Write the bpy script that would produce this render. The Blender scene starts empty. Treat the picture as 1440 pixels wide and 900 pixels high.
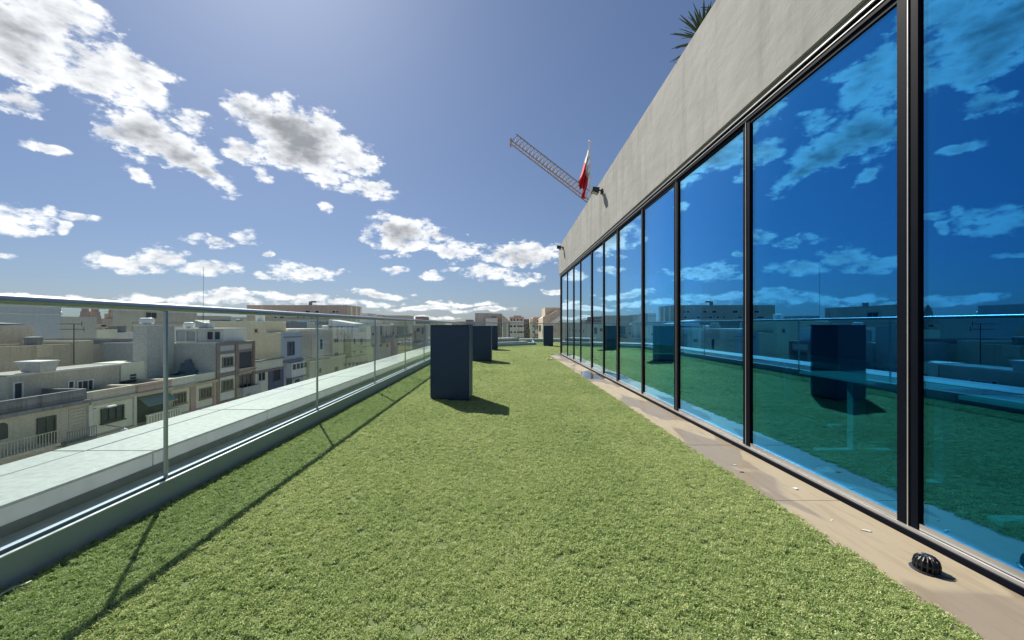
import bpy, bmesh, math, random
import numpy as np
from mathutils import Vector, Matrix, Euler
R = math.radians
random.seed(7)
rng = np.random.default_rng(7)
scene = bpy.context.scene
col = scene.collection

# ------------------------------------------------------------------ camera
F, VX, VY, EYE = 560.0, 708.0, 457.0, 1.15      # focal length in photo pixels, vanishing point, eye height
cam = bpy.data.cameras.new('camera')
cam.sensor_width = 36.0
cam.lens = F / 1440 * 36
cam.shift_x = (720 - VX) / 1440
cam.shift_y = (VY - 450) / 1440
cam.clip_start = 0.05
cam.clip_end = 12000
camo = bpy.data.objects.new('camera', cam)
camo.location = (0, 0, EYE)
camo.rotation_euler = (R(90), 0, 0)
col.objects.link(camo)
scene.camera = camo

# ------------------------------------------------------------------ light
SUN_AZ, SUN_EL = R(31.6), R(45.5)               # azimuth left of +Y
sdir = Vector((-math.sin(SUN_AZ) * math.cos(SUN_EL), math.cos(SUN_AZ) * math.cos(SUN_EL), math.sin(SUN_EL)))
sun = bpy.data.lights.new('sun', 'SUN')
sun.energy = 4.6
sun.angle = R(0.53)
sun.color = (1.0, 0.94, 0.84)
suno = bpy.data.objects.new('sun', sun)
suno.rotation_euler = (-sdir).to_track_quat('-Z', 'Y').to_euler()
suno.location = sdir * 60
col.objects.link(suno)
scene.view_settings.view_transform = 'Standard'
scene.view_settings.look = 'None'
scene.view_settings.exposure = 0.72
scene.view_settings.gamma = 1.0
scene.cycles.caustics_reflective = False
scene.cycles.caustics_refractive = False
scene.cycles.max_bounces = 10
scene.cycles.transparent_max_bounces = 24
scene.cycles.sample_clamp_indirect = 6.0
scene.cycles.use_denoising = True

# ------------------------------------------------------------------ world: sky with fair-weather cumulus
def pdir(px, py):
    return Vector(((px - VX) / F, 1.0, (VY - py) / F)).normalized()

W = bpy.data.worlds.new('World')
scene.world = W
W.use_nodes = True
W.cycles.sampling_method = 'MANUAL'
W.cycles.sample_map_resolution = 512
nt = W.node_tree
nt.nodes.clear()
N, L = nt.nodes, nt.links
def wn(t, **k):
    n = N.new(t)
    for a, b in k.items(): setattr(n, a, b)
    return n
def wmath(op, a, b=None, c=None, clamp=False):
    n = wn('ShaderNodeMath', operation=op, use_clamp=clamp)
    for i, v in enumerate((a, b, c)):
        if v is None: continue
        if isinstance(v, (int, float)): n.inputs[i].default_value = v
        else: L.new(v, n.inputs[i])
    return n.outputs[0]
def wsmooth(v, lo, hi):
    n = wn('ShaderNodeMapRange', interpolation_type='SMOOTHSTEP')
    L.new(v, n.inputs['Value'])
    n.inputs['From Min'].default_value = lo; n.inputs['From Max'].default_value = hi
    return n.outputs[0]
SKY_STRENGTH = 0.06
sky = wn('ShaderNodeTexSky', sky_type='NISHITA', sun_disc=False)
sky.sun_elevation = SUN_EL
sky.sun_rotation = -SUN_AZ
sky.altitude = 60; sky.air_density = 1.0; sky.dust_density = 0.8; sky.ozone_density = 3.0
tc = wn('ShaderNodeTexCoord')
D = tc.outputs['Generated']
# clouds: (cx, cy, rx, ry, tilt) in the photo turned into directions on the sky
CL = [(20,58,112,62,12),(118,92,98,42,34),(200,116,46,20,38),(22,142,42,20,0),(60,20,95,40,18),
      (226,202,80,30,24),(280,236,50,15,36),(266,166,30,15,20),(168,190,36,14,8),(200,86,52,13,25),
      (425,196,80,44,24),(350,160,30,22,40),(342,210,32,13,18),(490,218,44,26,24),(522,266,34,12,14),(470,244,46,18,22),
      (372,249,15,12,25),(463,294,13,7,15),(8,312,52,20,8),(62,208,28,7,12),(188,247,26,8,28),(108,307,28,5,4),(82,320,11,7,0),
      (190,369,62,14,2),(238,362,32,16,6),(292,377,40,8,3),(0,361,34,5,3),(296,338,32,10,8),(342,333,19,9,14),(380,357,8,3,0),
      (432,382,47,11,3),(370,385,17,5,0),(566,328,44,23,2),(556,344,32,14,8),(606,326,30,10,14),(640,352,38,17,0),(735,359,48,17,-4),
      (690,383,32,9,6),(716,391,38,9,6),(727,402,17,4,0),(558,381,19,6,0),(606,388,15,7,0),(636,378,13,3,-6),
      (300,421,95,9,2),(250,416,60,6,0),(530,414,46,5,2),(345,412,52,5,1),(420,417,62,5,1),(785,411,18,3,0),(500,426,60,4,2),(650,428,50,3,2),(590,433,60,3,0),(680,436,40,3,0),(120,424,90,5,2),
      (600,445,40,2,0),(60,300,9,5,0)]
# the same kind of sky all round the horizon, outside the photograph
for k in range(12):
    az = R(62 + k * 20 + random.uniform(-4, 4))
    el = R(random.choice((6, 9, 14, 22, 33, 48)) + random.uniform(-2, 3))
    CL.append((az, el, random.uniform(.08, .2) * (0.5 + el), random.uniform(.03, .07) * (0.6 + el), random.uniform(-10, 25), 'ang'))
# domain warp
def wnoise(vec, scale, detail, rough, lac=2.0):
    n = wn('ShaderNodeTexNoise', noise_dimensions='3D')
    n.inputs['Scale'].default_value = scale; n.inputs['Detail'].default_value = detail
    n.inputs['Roughness'].default_value = rough; n.inputs['Lacunarity'].default_value = lac
    L.new(vec, n.inputs['Vector'])
    return n
def wvec(op, a, b=None, s=None):
    n = wn('ShaderNodeVectorMath', operation=op)
    L.new(a, n.inputs[0])
    if b is not None:
        if isinstance(b, (tuple, list)): n.inputs[1].default_value = b
        else: L.new(b, n.inputs[1])
    if s is not None: n.inputs['Scale'].default_value = s
    return n
# low clouds are seen edge on: stretch the noise space vertically
stretch = wvec('MULTIPLY', D, (1.0, 1.0, 1.9)).outputs[0]
wp = wnoise(stretch, 7.0, 3.0, 0.55)
woff = wvec('SUBTRACT', wp.outputs['Color'], (0.5, 0.5, 0.5)).outputs[0]
woff = wvec('SCALE', woff, s=0.045).outputs[0]
DW = wvec('ADD', D, woff).outputs[0]
acc = None
for c in CL:
    if c[-1] == 'ang':
        az, el, ra, rb, t, _ = c
        d0 = Vector((math.sin(az) * math.cos(el), math.cos(az) * math.cos(el), math.sin(el)))
        right = d0.cross(Vector((0, 0, 1))).normalized(); up = right.cross(d0)
        t = R(t)
        ax = (right * math.cos(t) - up * math.sin(t)).normalized(); bx_ = d0.cross(ax)
    else:
        cx, cy, rx, ry, t = c; t = R(t)
        d0 = pdir(cx, cy)
        va = pdir(cx + rx * math.cos(t), cy + rx * math.sin(t)) - pdir(cx - rx * math.cos(t), cy - rx * math.sin(t))
        vb = pdir(cx + ry * math.sin(t), cy - ry * math.cos(t)) - pdir(cx - ry * math.sin(t), cy + ry * math.cos(t))
        ra = va.length / 2; ax = va.normalized(); vb = vb - ax * vb.dot(ax); rb = vb.length / 2
        bx_ = vb.normalized()
    ax = (ax - d0 * ax.dot(d0)).normalized(); bx_ = (bx_ - d0 * bx_.dot(d0)).normalized()
    wgt = min(1.0, max(0.55, math.sqrt(ra * rb) / 0.075)); gr = 1.12 + (1 - wgt) * .30
    u = wvec('DOT_PRODUCT', DW, tuple(ax / (ra * gr))).outputs['Value']
    v = wvec('DOT_PRODUCT', DW, tuple(bx_ / (rb * gr))).outputs['Value']
    q = wmath('MULTIPLY_ADD', v, v, wmath('MULTIPLY', u, u))
    e = wmath('MULTIPLY_ADD', q, -wgt, wgt)
    acc = e if acc is None else wmath('SMOOTH_MAX', acc, e, 0.12)
acc = wmath('MAXIMUM', acc, -1.2)
n1 = wnoise(stretch, 12.0, 6.0, 0.58)
n2 = wnoise(wvec('ADD', stretch, (3.1, 7.7, 1.3)).outputs[0], 42.0, 5.0, 0.66)
f1 = wmath('SUBTRACT', n1.outputs['Fac'], 0.5)
f2 = wmath('SUBTRACT', n2.outputs['Fac'], 0.5)
vo = wn('ShaderNodeTexVoronoi', feature='F1')
vo.inputs['Scale'].default_value = 30.0; vo.inputs['Detail'].default_value = 1.0; vo.inputs['Roughness'].default_value = 0.6

vw = wvec('ADD', stretch, wvec('SCALE', wvec('SUBTRACT', n2.outputs['Color'], (0.5, 0.5, 0.5)).outputs[0], s=0.035).outputs[0]).outputs[0]
L.new(vw, vo.inputs['Vector'])
puff = wmath('SUBTRACT', 0.42, vo.outputs['Distance'])
body = wmath('MULTIPLY_ADD', acc, 1.15, wmath('MULTIPLY', f1, 2.0))
body = wmath('ADD', body, wmath('MULTIPLY', f2, 1.35))
body = wmath('ADD', body, wmath('MULTIPLY', puff, 0.65))
dens = wsmooth(body, -0.27, 0.33)
# the same noise a little nearer the sun: the difference lights the puffs from that side
n1b = wnoise(wvec('ADD', stretch, tuple(v * 0.016 for v in sdir)).outputs[0], 12.0, 4.0, 0.58)
relief = wmath('SUBTRACT', n1.outputs['Fac'], n1b.outputs['Fac'])
n3 = wnoise(wvec('ADD', stretch, (9.2, 0.7, 4.3)).outputs[0], 9.0, 3.0, 0.55)
thick = wmath('ADD', acc, wmath('MULTIPLY', wmath('SUBTRACT', n3.outputs['Fac'], 0.5), 1.3))
thick = wmath('ADD', thick, wmath('MULTIPLY', f1, 1.0))
thick = wmath('ADD', thick, wmath('MULTIPLY', puff, 0.22))
thick = wmath('ADD', thick, wmath('MULTIPLY', relief, -1.5))
greyf = wsmooth(thick, 0.20, 1.0)
cc = wn('ShaderNodeMix', data_type='RGBA')
L.new(greyf, cc.inputs['Factor'])
cc.inputs['A'].default_value = (11.0, 11.2, 11.4, 1)
cc.inputs['B'].default_value = (3.5, 3.7, 4.0, 1)
# the sky itself: the clear-air model with its contrast eased
gm = wn('ShaderNodeGamma'); gm.inputs['Gamma'].default_value = 0.72
L.new(sky.outputs[0], gm.inputs['Color'])
skc = wn('ShaderNodeMix', data_type='RGBA', blend_type='MULTIPLY')
skc.inputs['Factor'].default_value = 1.0
L.new(gm.outputs[0], skc.inputs['A'])
skc.inputs['B'].default_value = (0.86, 1.03, 1.32, 1)
wm = wn('ShaderNodeMix', data_type='RGBA')
L.new(wmath('MULTIPLY', dens, 0.96), wm.inputs['Factor'])
L.new(skc.outputs['Result'], wm.inputs['A'])
L.new(cc.outputs['Result'], wm.inputs['B'])
bg = wn('ShaderNodeBackground')
bg.inputs['Strength'].default_value = SKY_STRENGTH
L.new(wm.outputs['Result'], bg.inputs['Color'])
wo = wn('ShaderNodeOutputWorld')
L.new(bg.outputs[0], wo.inputs['Surface'])

# ------------------------------------------------------------------ materials
MATS = {}
def newmat(name):
    m = bpy.data.materials.new(name); m.use_nodes = True
    nt = m.node_tree; b = nt.nodes['Principled BSDF']
    MATS[name] = m
    return m, nt, b
def nn(nt, t, **k):
    n = nt.nodes.new(t)
    for a, b in k.items(): setattr(n, a, b)
    return n
def simple(name, c, rough=.5, metal=0.0, vary=0.12, scale=6.0, bump=0.0, spec=0.5, coat=0.0):
    m, nt, b = newmat(name)
    b.inputs['Roughness'].default_value = rough; b.inputs['Metallic'].default_value = metal
    b.inputs['Specular IOR Level'].default_value = spec
    b.inputs['Coat Weight'].default_value = coat
    tc = nn(nt, 'ShaderNodeTexCoord'); no = nn(nt, 'ShaderNodeTexNoise')
    no.inputs['Scale'].default_value = scale; no.inputs['Detail'].default_value = 6
    nt.links.new(tc.outputs['Object'], no.inputs['Vector'])
    mx = nn(nt, 'ShaderNodeMix', data_type='RGBA')
    mx.inputs['A'].default_value = (*[v * (1 - vary) for v in c], 1); mx.inputs['B'].default_value = (*[min(1, v * (1 + vary)) for v in c], 1)
    nt.links.new(no.outputs['Fac'], mx.inputs['Factor']); nt.links.new(mx.outputs['Result'], b.inputs['Base Color'])
    mr = nn(nt, 'ShaderNodeMapRange'); mr.inputs['To Min'].default_value = max(0, rough - .08); mr.inputs['To Max'].default_value = min(1, rough + .1)
    nt.links.new(no.outputs['Fac'], mr.inputs['Value']); nt.links.new(mr.outputs[0], b.inputs['Roughness'])
    if bump:
        bp = nn(nt, 'ShaderNodeBump'); bp.inputs['Strength'].default_value = bump; bp.inputs['Distance'].default_value = .01
        nt.links.new(no.outputs['Fac'], bp.inputs['Height']); nt.links.new(bp.outputs[0], b.inputs['Normal'])
    return m
def plaster(name, c, stain=.35, scale=.35, rough=.85, streak=.5, bump=.25, fine=7.0, lift=1.32):
    """weathered render or limestone: large blotches, run marks down the wall, fine grain"""
    m, nt, b = newmat(name); lk = nt.links; c = tuple(min(.74, v * lift) for v in c)
    b.inputs['Roughness'].default_value = rough; b.inputs['Specular IOR Level'].default_value = .2
    g = nn(nt, 'ShaderNodeNewGeometry')
    n1 = nn(nt, 'ShaderNodeTexNoise'); n1.inputs['Scale'].default_value = scale; n1.inputs['Detail'].default_value = 8; n1.inputs['Roughness'].default_value = .62
    lk.new(g.outputs['Position'], n1.inputs['Vector'])
    mp = nn(nt, 'ShaderNodeMapping'); mp.inputs['Scale'].default_value = (2.2, 2.2, .12)
    lk.new(g.outputs['Position'], mp.inputs['Vector'])
    n2 = nn(nt, 'ShaderNodeTexNoise'); n2.inputs['Scale'].default_value = scale * 4; n2.inputs['Detail'].default_value = 7; n2.inputs['Roughness'].default_value = .6
    lk.new(mp.outputs[0], n2.inputs['Vector'])
    n3 = nn(nt, 'ShaderNodeTexNoise'); n3.inputs['Scale'].default_value = fine; n3.inputs['Detail'].default_value = 6
    lk.new(g.outputs['Position'], n3.inputs['Vector'])
    r1 = nn(nt, 'ShaderNodeMapRange'); r1.inputs['From Min'].default_value = .35; r1.inputs['From Max'].default_value = .7
    lk.new(n1.outputs['Fac'], r1.inputs['Value'])
    r2 = nn(nt, 'ShaderNodeMapRange'); r2.inputs['From Min'].default_value = .48; r2.inputs['From Max'].default_value = .74; r2.inputs['To Max'].default_value = streak
    lk.new(n2.outputs['Fac'], r2.inputs['Value'])
    dark = [v * (1 - stain) * k for v, k in zip(c, (.98, .97, .95))]
    m1 = nn(nt, 'ShaderNodeMix', data_type='RGBA'); m1.inputs['A'].default_value = (*c, 1); m1.inputs['B'].default_value = (*[v * (1 - stain * .55) for v in c], 1)
    lk.new(r1.outputs[0], m1.inputs['Factor'])
    m2 = nn(nt, 'ShaderNodeMix', data_type='RGBA'); lk.new(m1.outputs['Result'], m2.inputs['A']); m2.inputs['B'].default_value = (*dark, 1)
    lk.new(r2.outputs[0], m2.inputs['Factor'])
    m3 = nn(nt, 'ShaderNodeMix', data_type='RGBA', blend_type='OVERLAY'); m3.inputs['Factor'].default_value = .35
    lk.new(m2.outputs['Result'], m3.inputs['A']); lk.new(n3.outputs['Fac'], m3.inputs['B'])
    lk.new(m3.outputs['Result'], b.inputs['Base Color'])
    if bump:
        bp = nn(nt, 'ShaderNodeBump'); bp.inputs['Strength'].default_value = bump; bp.inputs['Distance'].default_value = .03
        lk.new(n3.outputs['Fac'], bp.inputs['Height']); lk.new(bp.outputs[0], b.inputs['Normal'])
    return m

STONE = plaster('limestone', (.49, .44, .355)); STONE2 = plaster('limestone_grey', (.42, .395, .34)); SAND = plaster('sand_render', (.49, .425, .32))
YELLOW = plaster('yellow_render', (.54, .485, .365), stain=.2); CREAM = plaster('cream_render', (.60, .56, .46), stain=.25)
GREYW = plaster('grey_render', (.39, .39, .37), stain=.16, streak=.3); BLUEG = plaster('blue_grey_render', (.36, .40, .44), stain=.18)
PALE = plaster('pale_render', (.56, .57, .54), stain=.25); PINK = plaster('pink_stone', (.40, .30, .26)); TAN = plaster('tan_stone', (.45, .37, .29))
BROWNT = plaster('brown_trim', (.24, .19, .165), stain=.3); DARKG = plaster('dark_grey_render', (.20, .205, .21), stain=.3); SOOT = plaster('sooty_stone', (.20, .20, .205), stain=.55, streak=.9)
WHITEW = plaster('white_render', (.72, .72, .69), stain=.2); BLUEF = plaster('blue_facade', (.33, .37, .43), stain=.15); NAVYW = plaster('navy_bay', (.10, .115, .16), stain=.2)
PGREEN = plaster('pale_green_render', (.48, .48, .39), stain=.22); ROOFM = plaster('roof_screed', (.26, .25, .23), stain=.3, streak=0)
ROUGHC = plaster('street_concrete', (.25, .24, .225), stain=.3, streak=0)
SHUT = simple('dark_shutter', (.035, .045, .06), .5); WGLASS = simple('window_glass', (.03, .04, .05), .08, vary=.3, spec=.8)
WFRAME = simple('white_frame', (.62, .62, .60), .5); ALU = simple('anodised_aluminium', (.52, .54, .56), .32, metal=.9, vary=.06, scale=20)
STEEL = simple('brushed_steel', (.38, .41, .44), .40, metal=1.0, vary=.05, scale=30); KERB = simple('channel_cladding', (.32, .40, .48), .5, metal=.05, vary=.12, scale=4)
FRAME = simple('dark_aluminium', (.0035, .0055, .011), .55, vary=.25, spec=.06); TRACK = simple('track_aluminium', (.50, .49, .475), .38, metal=.5)
TANKW = simple('white_tank', (.75, .75, .74), .4); TANKG = simple('grey_tank', (.36, .39, .42), .5); AWN = simple('green_awning', (.17, .24, .235), .8, vary=.2)
BLACKP = simple('black_plastic', (.012, .013, .016), .42, vary=.3, scale=30); LAMPM = simple('lamp_housing', (.025, .03, .03), .5); LAMPG = simple('lamp_lens', (.5, .5, .48), .2)
POLEW = simple('white_pole', (.70, .70, .68), .35); FLAGW = simple('flag_white', (.80, .80, .78), .8); FLAGR = simple('flag_red', (.62, .03, .035), .8)
CRANEM = simple('crane_steel', (.30, .25, .25), .6, vary=.3); CRANEL = simple('crane_light_steel', (.62, .62, .62), .5, vary=.2)
LEAF = simple('yucca_leaf', (.055, .085, .03), .45, vary=.35, scale=12); BARK = simple('yucca_bark', (.16, .11, .07), .9, bump=.5); POT = simple('clay_pot', (.33, .17, .10), .8)
WIRE = simple('dark_cable', (.03, .03, .03), .6); CHIP = simple('pale_chip', (.78, .76, .70), .7); CHIPD = simple('dark_chip', (.07, .05, .04), .8)
ASPH = simple('asphalt', (.06, .06, .062), .9, vary=.2, scale=2); DESK = simple('desk_white', (.86, .87, .87), .4); CARPET = simple('office_carpet', (.012, .013, .014), .95, vary=.15, scale=30)
INWALL = simple('office_wall', (.02, .02, .02), .9); CEIL = simple('office_ceiling', (.05, .05, .05), .9); SOLAR = simple('solar_panel', (.03, .035, .06), .25)
WCABLE = simple('white_cable_sheath', (.7, .7, .68), .5); LENSW = simple('street_lamp_globe', (.85, .85, .82), .35)

def mk_cabinet():
    m, nt, b = newmat('navy_powder_coat'); lk = nt.links
    tc = nn(nt, 'ShaderNodeTexCoord')
    n1 = nn(nt, 'ShaderNodeTexNoise'); n1.inputs['Scale'].default_value = 2.2; n1.inputs['Detail'].default_value = 8; n1.inputs['Roughness'].default_value = .65
    n2 = nn(nt, 'ShaderNodeTexNoise'); n2.inputs['Scale'].default_value = 420; n2.inputs['Detail'].default_value = 2
    lk.new(tc.outputs['Object'], n1.inputs['Vector']); lk.new(tc.outputs['Object'], n2.inputs['Vector'])
    mx = nn(nt, 'ShaderNodeMix', data_type='RGBA'); mx.inputs['A'].default_value = (.012, .034, .088, 1); mx.inputs['B'].default_value = (.016, .042, .104, 1)
    lk.new(n1.outputs['Fac'], mx.inputs['Factor']); lk.new(mx.outputs['Result'], b.inputs['Base Color'])
    mr = nn(nt, 'ShaderNodeMapRange'); mr.inputs['To Min'].default_value = .42; mr.inputs['To Max'].default_value = .62
    lk.new(n1.outputs['Fac'], mr.inputs['Value']); lk.new(mr.outputs[0], b.inputs['Roughness'])
    bp = nn(nt, 'ShaderNodeBump'); bp.inputs['Strength'].default_value = .12; bp.inputs['Distance'].default_value = .001
    lk.new(n2.outputs['Fac'], bp.inputs['Height']); lk.new(bp.outputs[0], b.inputs['Normal'])
    return m
NAVY = mk_cabinet()

def mk_fascia():
    m, nt, b = newmat('fascia_concrete_render'); lk = nt.links
    b.inputs['Roughness'].default_value = .88; b.inputs['Specular IOR Level'].default_value = .2
    g = nn(nt, 'ShaderNodeNewGeometry')
    def noise(sc, det, rough, mapsc=(1, 1, 1)):
        mp = nn(nt, 'ShaderNodeMapping'); mp.inputs['Scale'].default_value = mapsc; lk.new(g.outputs['Position'], mp.inputs['Vector'])
        n = nn(nt, 'ShaderNodeTexNoise'); n.inputs['Scale'].default_value = sc; n.inputs['Detail'].default_value = det; n.inputs['Roughness'].default_value = rough
        lk.new(mp.outputs[0], n.inputs['Vector']); return n.outputs['Fac']
    a = noise(1.1, 8, .6); st = noise(3.2, 6, .6, (1, 1, .10)); fi = noise(60, 4, .6); tro = noise(5.0, 5, .55, (1, .55, 1))
    def rng_(v, lo, hi, t0=0, t1=1):
        r = nn(nt, 'ShaderNodeMapRange'); lk.new(v, r.inputs['Value']); r.inputs['From Min'].default_value = lo; r.inputs['From Max'].default_value = hi
        r.inputs['To Min'].default_value = t0; r.inputs['To Max'].default_value = t1; return r.outputs[0]
    m1 = nn(nt, 'ShaderNodeMix', data_type='RGBA'); m1.inputs['A'].default_value = (.35, .348, .328, 1); m1.inputs['B'].default_value = (.295, .293, .276, 1)
    lk.new(rng_(a, .35, .7), m1.inputs['Factor'])
    m2 = nn(nt, 'ShaderNodeMix', data_type='RGBA'); lk.new(m1.outputs['Result'], m2.inputs['A']); m2.inputs['B'].default_value = (.22, .218, .204, 1)
    lk.new(rng_(st, .50, .68, 0, .7), m2.inputs['Factor'])
    lk.new(m2.outputs['Result'], b.inputs['Base Color'])
    b1 = nn(nt, 'ShaderNodeBump'); b1.inputs['Strength'].default_value = .42; b1.inputs['Distance'].default_value = .03; lk.new(tro, b1.inputs['Height'])
    b2 = nn(nt, 'ShaderNodeBump'); b2.inputs['Strength'].default_value = .25; b2.inputs['Distance'].default_value = .004; lk.new(fi, b2.inputs['Height']); lk.new(b1.outputs[0], b2.inputs['Normal'])
    lk.new(b2.outputs[0], b.inputs['Normal'])
    return m
FASCIA = mk_fascia()

def mk_rail_glass():
    m = bpy.data.materials.new('balustrade_glass'); m.use_nodes = True; nt = m.node_tree; nt.nodes.clear(); lk = nt.links
    t = nn(nt, 'ShaderNodeBsdfTransparent'); t.inputs['Color'].default_value = (.89, .95, .935, 1)
    gl = nn(nt, 'ShaderNodeBsdfGlossy'); gl.inputs['Roughness'].default_value = 0.0; gl.inputs['Color'].default_value = (.9, 1, .97, 1)
    fr = nn(nt, 'ShaderNodeFresnel'); ge = nn(nt, 'ShaderNodeNewGeometry'); io = nn(nt, 'ShaderNodeMapRange')
    io.inputs['To Min'].default_value = 1.28; io.inputs['To Max'].default_value = 1 / 1.28     # same reflectance from both sides of a pane
    lk.new(ge.outputs['Backfacing'], io.inputs['Value']); lk.new(io.outputs[0], fr.inputs['IOR'])
    mx = nn(nt, 'ShaderNodeMixShader'); lk.new(fr.outputs[0], mx.inputs[0]); lk.new(t.outputs[0], mx.inputs[1]); lk.new(gl.outputs[0], mx.inputs[2])
    o = nn(nt, 'ShaderNodeOutputMaterial'); lk.new(mx.outputs[0], o.inputs['Surface'])
    return m
RGLASS = mk_rail_glass()

def mk_facade_glass():
    """blue solar-control glass: tinted mirror that turns neutral towards grazing view"""
    m = bpy.data.materials.new('solar_control_glass'); m.use_nodes = True; nt = m.node_tree; nt.nodes.clear(); lk = nt.links
    lw = nn(nt, 'ShaderNodeLayerWeight'); lw.inputs['Blend'].default_value = .5
    def ramp(stops):
        r = nn(nt, 'ShaderNodeValToRGB'); e = r.color_ramp.elements
        e[0].position, e[0].color = stops[0][0], (*stops[0][1], 1); e[1].position, e[1].color = stops[-1][0], (*stops[-1][1], 1)
        for p, c in stops[1:-1]:
            k = e.new(p); k.color = (*c, 1)
        lk.new(lw.outputs['Facing'], r.inputs['Fac']); return r.outputs['Color']
    gl = nn(nt, 'ShaderNodeBsdfGlossy'); gl.inputs['Roughness'].default_value = 0.004
    lk.new(ramp([(.0, (.018, .14, .32)), (.2, (.022, .16, .355)), (.45, (.05, .25, .47)), (.62, (.17, .45, .68)), (.74, (.42, .66, .82)), (.88, (.72, .86, .94)), (1.0, (.95, .97, 1))]), gl.inputs['Color'])
    tr = nn(nt, 'ShaderNodeBsdfTransparent')
    lk.new(ramp([(.0, (.20, .48, .53)), (.4, (.19, .47, .52)), (.65, (.17, .42, .46)), (.8, (.06, .14, .12)), (1.0, (0, 0, 0))]), tr.inputs['Color'])
    ad = nn(nt, 'ShaderNodeAddShader'); lk.new(gl.outputs[0], ad.inputs[0]); lk.new(tr.outputs[0], ad.inputs[1])
    o = nn(nt, 'ShaderNodeOutputMaterial'); lk.new(ad.outputs[0], o.inputs['Surface'])
    return m
FGLASS = mk_facade_glass()

def mk_tile():
    m, nt, b = newmat('beige_floor_tile'); lk = nt.links
    g = nn(nt, 'ShaderNodeNewGeometry')
    def noise(sc, det, rough, mapsc=(1, 1, 1), loc=(0, 0, 0)):
        mp = nn(nt, 'ShaderNodeMapping'); mp.inputs['Scale'].default_value = mapsc; mp.inputs['Location'].default_value = loc; lk.new(g.outputs['Position'], mp.inputs['Vector'])
        n = nn(nt, 'ShaderNodeTexNoise'); n.inputs['Scale'].default_value = sc; n.inputs['Detail'].default_value = det; n.inputs['Roughness'].default_value = rough; n.inputs['Distortion'].default_value = .6
        lk.new(mp.outputs[0], n.inputs['Vector']); return n.outputs['Fac']
    def rng_(v, lo, hi, t0=0, t1=1):
        r = nn(nt, 'ShaderNodeMapRange', interpolation_type='SMOOTHSTEP'); lk.new(v, r.inputs['Value']); r.inputs['From Min'].default_value = lo; r.inputs['From Max'].default_value = hi
        r.inputs['To Min'].default_value = t0; r.inputs['To Max'].default_value = t1; return r.outputs[0]
    wet = rng_(noise(1.5, 3, .45, (1.5, .55, 1), (3.3, .4, 0)), .50, .535)  # wet stains, with sun patches reflected off the panes also put into the colour
    dirt = noise(5, 8, .65); fine = noise(90, 3, .5); veins = rng_(noise(6, 6, .6, (3.0, .35, 1)), .48, .62)
    m0 = nn(nt, 'ShaderNodeMix', data_type='RGBA'); m0.inputs['A'].default_value = (.375, .315, .225, 1); m0.inputs['B'].default_value = (.315, .26, .18, 1); lk.new(dirt, m0.inputs['Factor'])
    m1 = nn(nt, 'ShaderNodeMix', data_type='RGBA'); lk.new(m0.outputs['Result'], m1.inputs['A']); m1.inputs['B'].default_value = (.265, .205, .135, 1)
    vv = nn(nt, 'ShaderNodeMath', operation='MULTIPLY'); lk.new(veins, vv.inputs[0]); vv.inputs[1].default_value = .5; lk.new(vv.outputs[0], m1.inputs['Factor'])
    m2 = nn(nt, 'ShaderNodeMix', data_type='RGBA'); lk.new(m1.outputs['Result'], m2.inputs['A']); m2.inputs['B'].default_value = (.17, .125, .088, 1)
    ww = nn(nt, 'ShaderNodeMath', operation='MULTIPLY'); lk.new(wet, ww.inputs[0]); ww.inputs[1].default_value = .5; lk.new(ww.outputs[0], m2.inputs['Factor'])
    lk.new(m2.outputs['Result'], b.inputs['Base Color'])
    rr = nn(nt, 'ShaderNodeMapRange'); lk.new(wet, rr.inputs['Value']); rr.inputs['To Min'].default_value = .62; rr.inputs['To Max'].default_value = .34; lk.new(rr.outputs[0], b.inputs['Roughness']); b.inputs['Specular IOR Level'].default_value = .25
    bp = nn(nt, 'ShaderNodeBump'); bp.inputs['Strength'].default_value = .08; bp.inputs['Distance'].default_value = .003; lk.new(fine, bp.inputs['Height']); lk.new(bp.outputs[0], b.inputs['Normal'])
    return m
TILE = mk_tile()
COPING = plaster('coping_metal', (.39, .42, .415), lift=1.0, stain=.22, scale=1.2, rough=.5, streak=0, bump=.02, fine=20)

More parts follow.
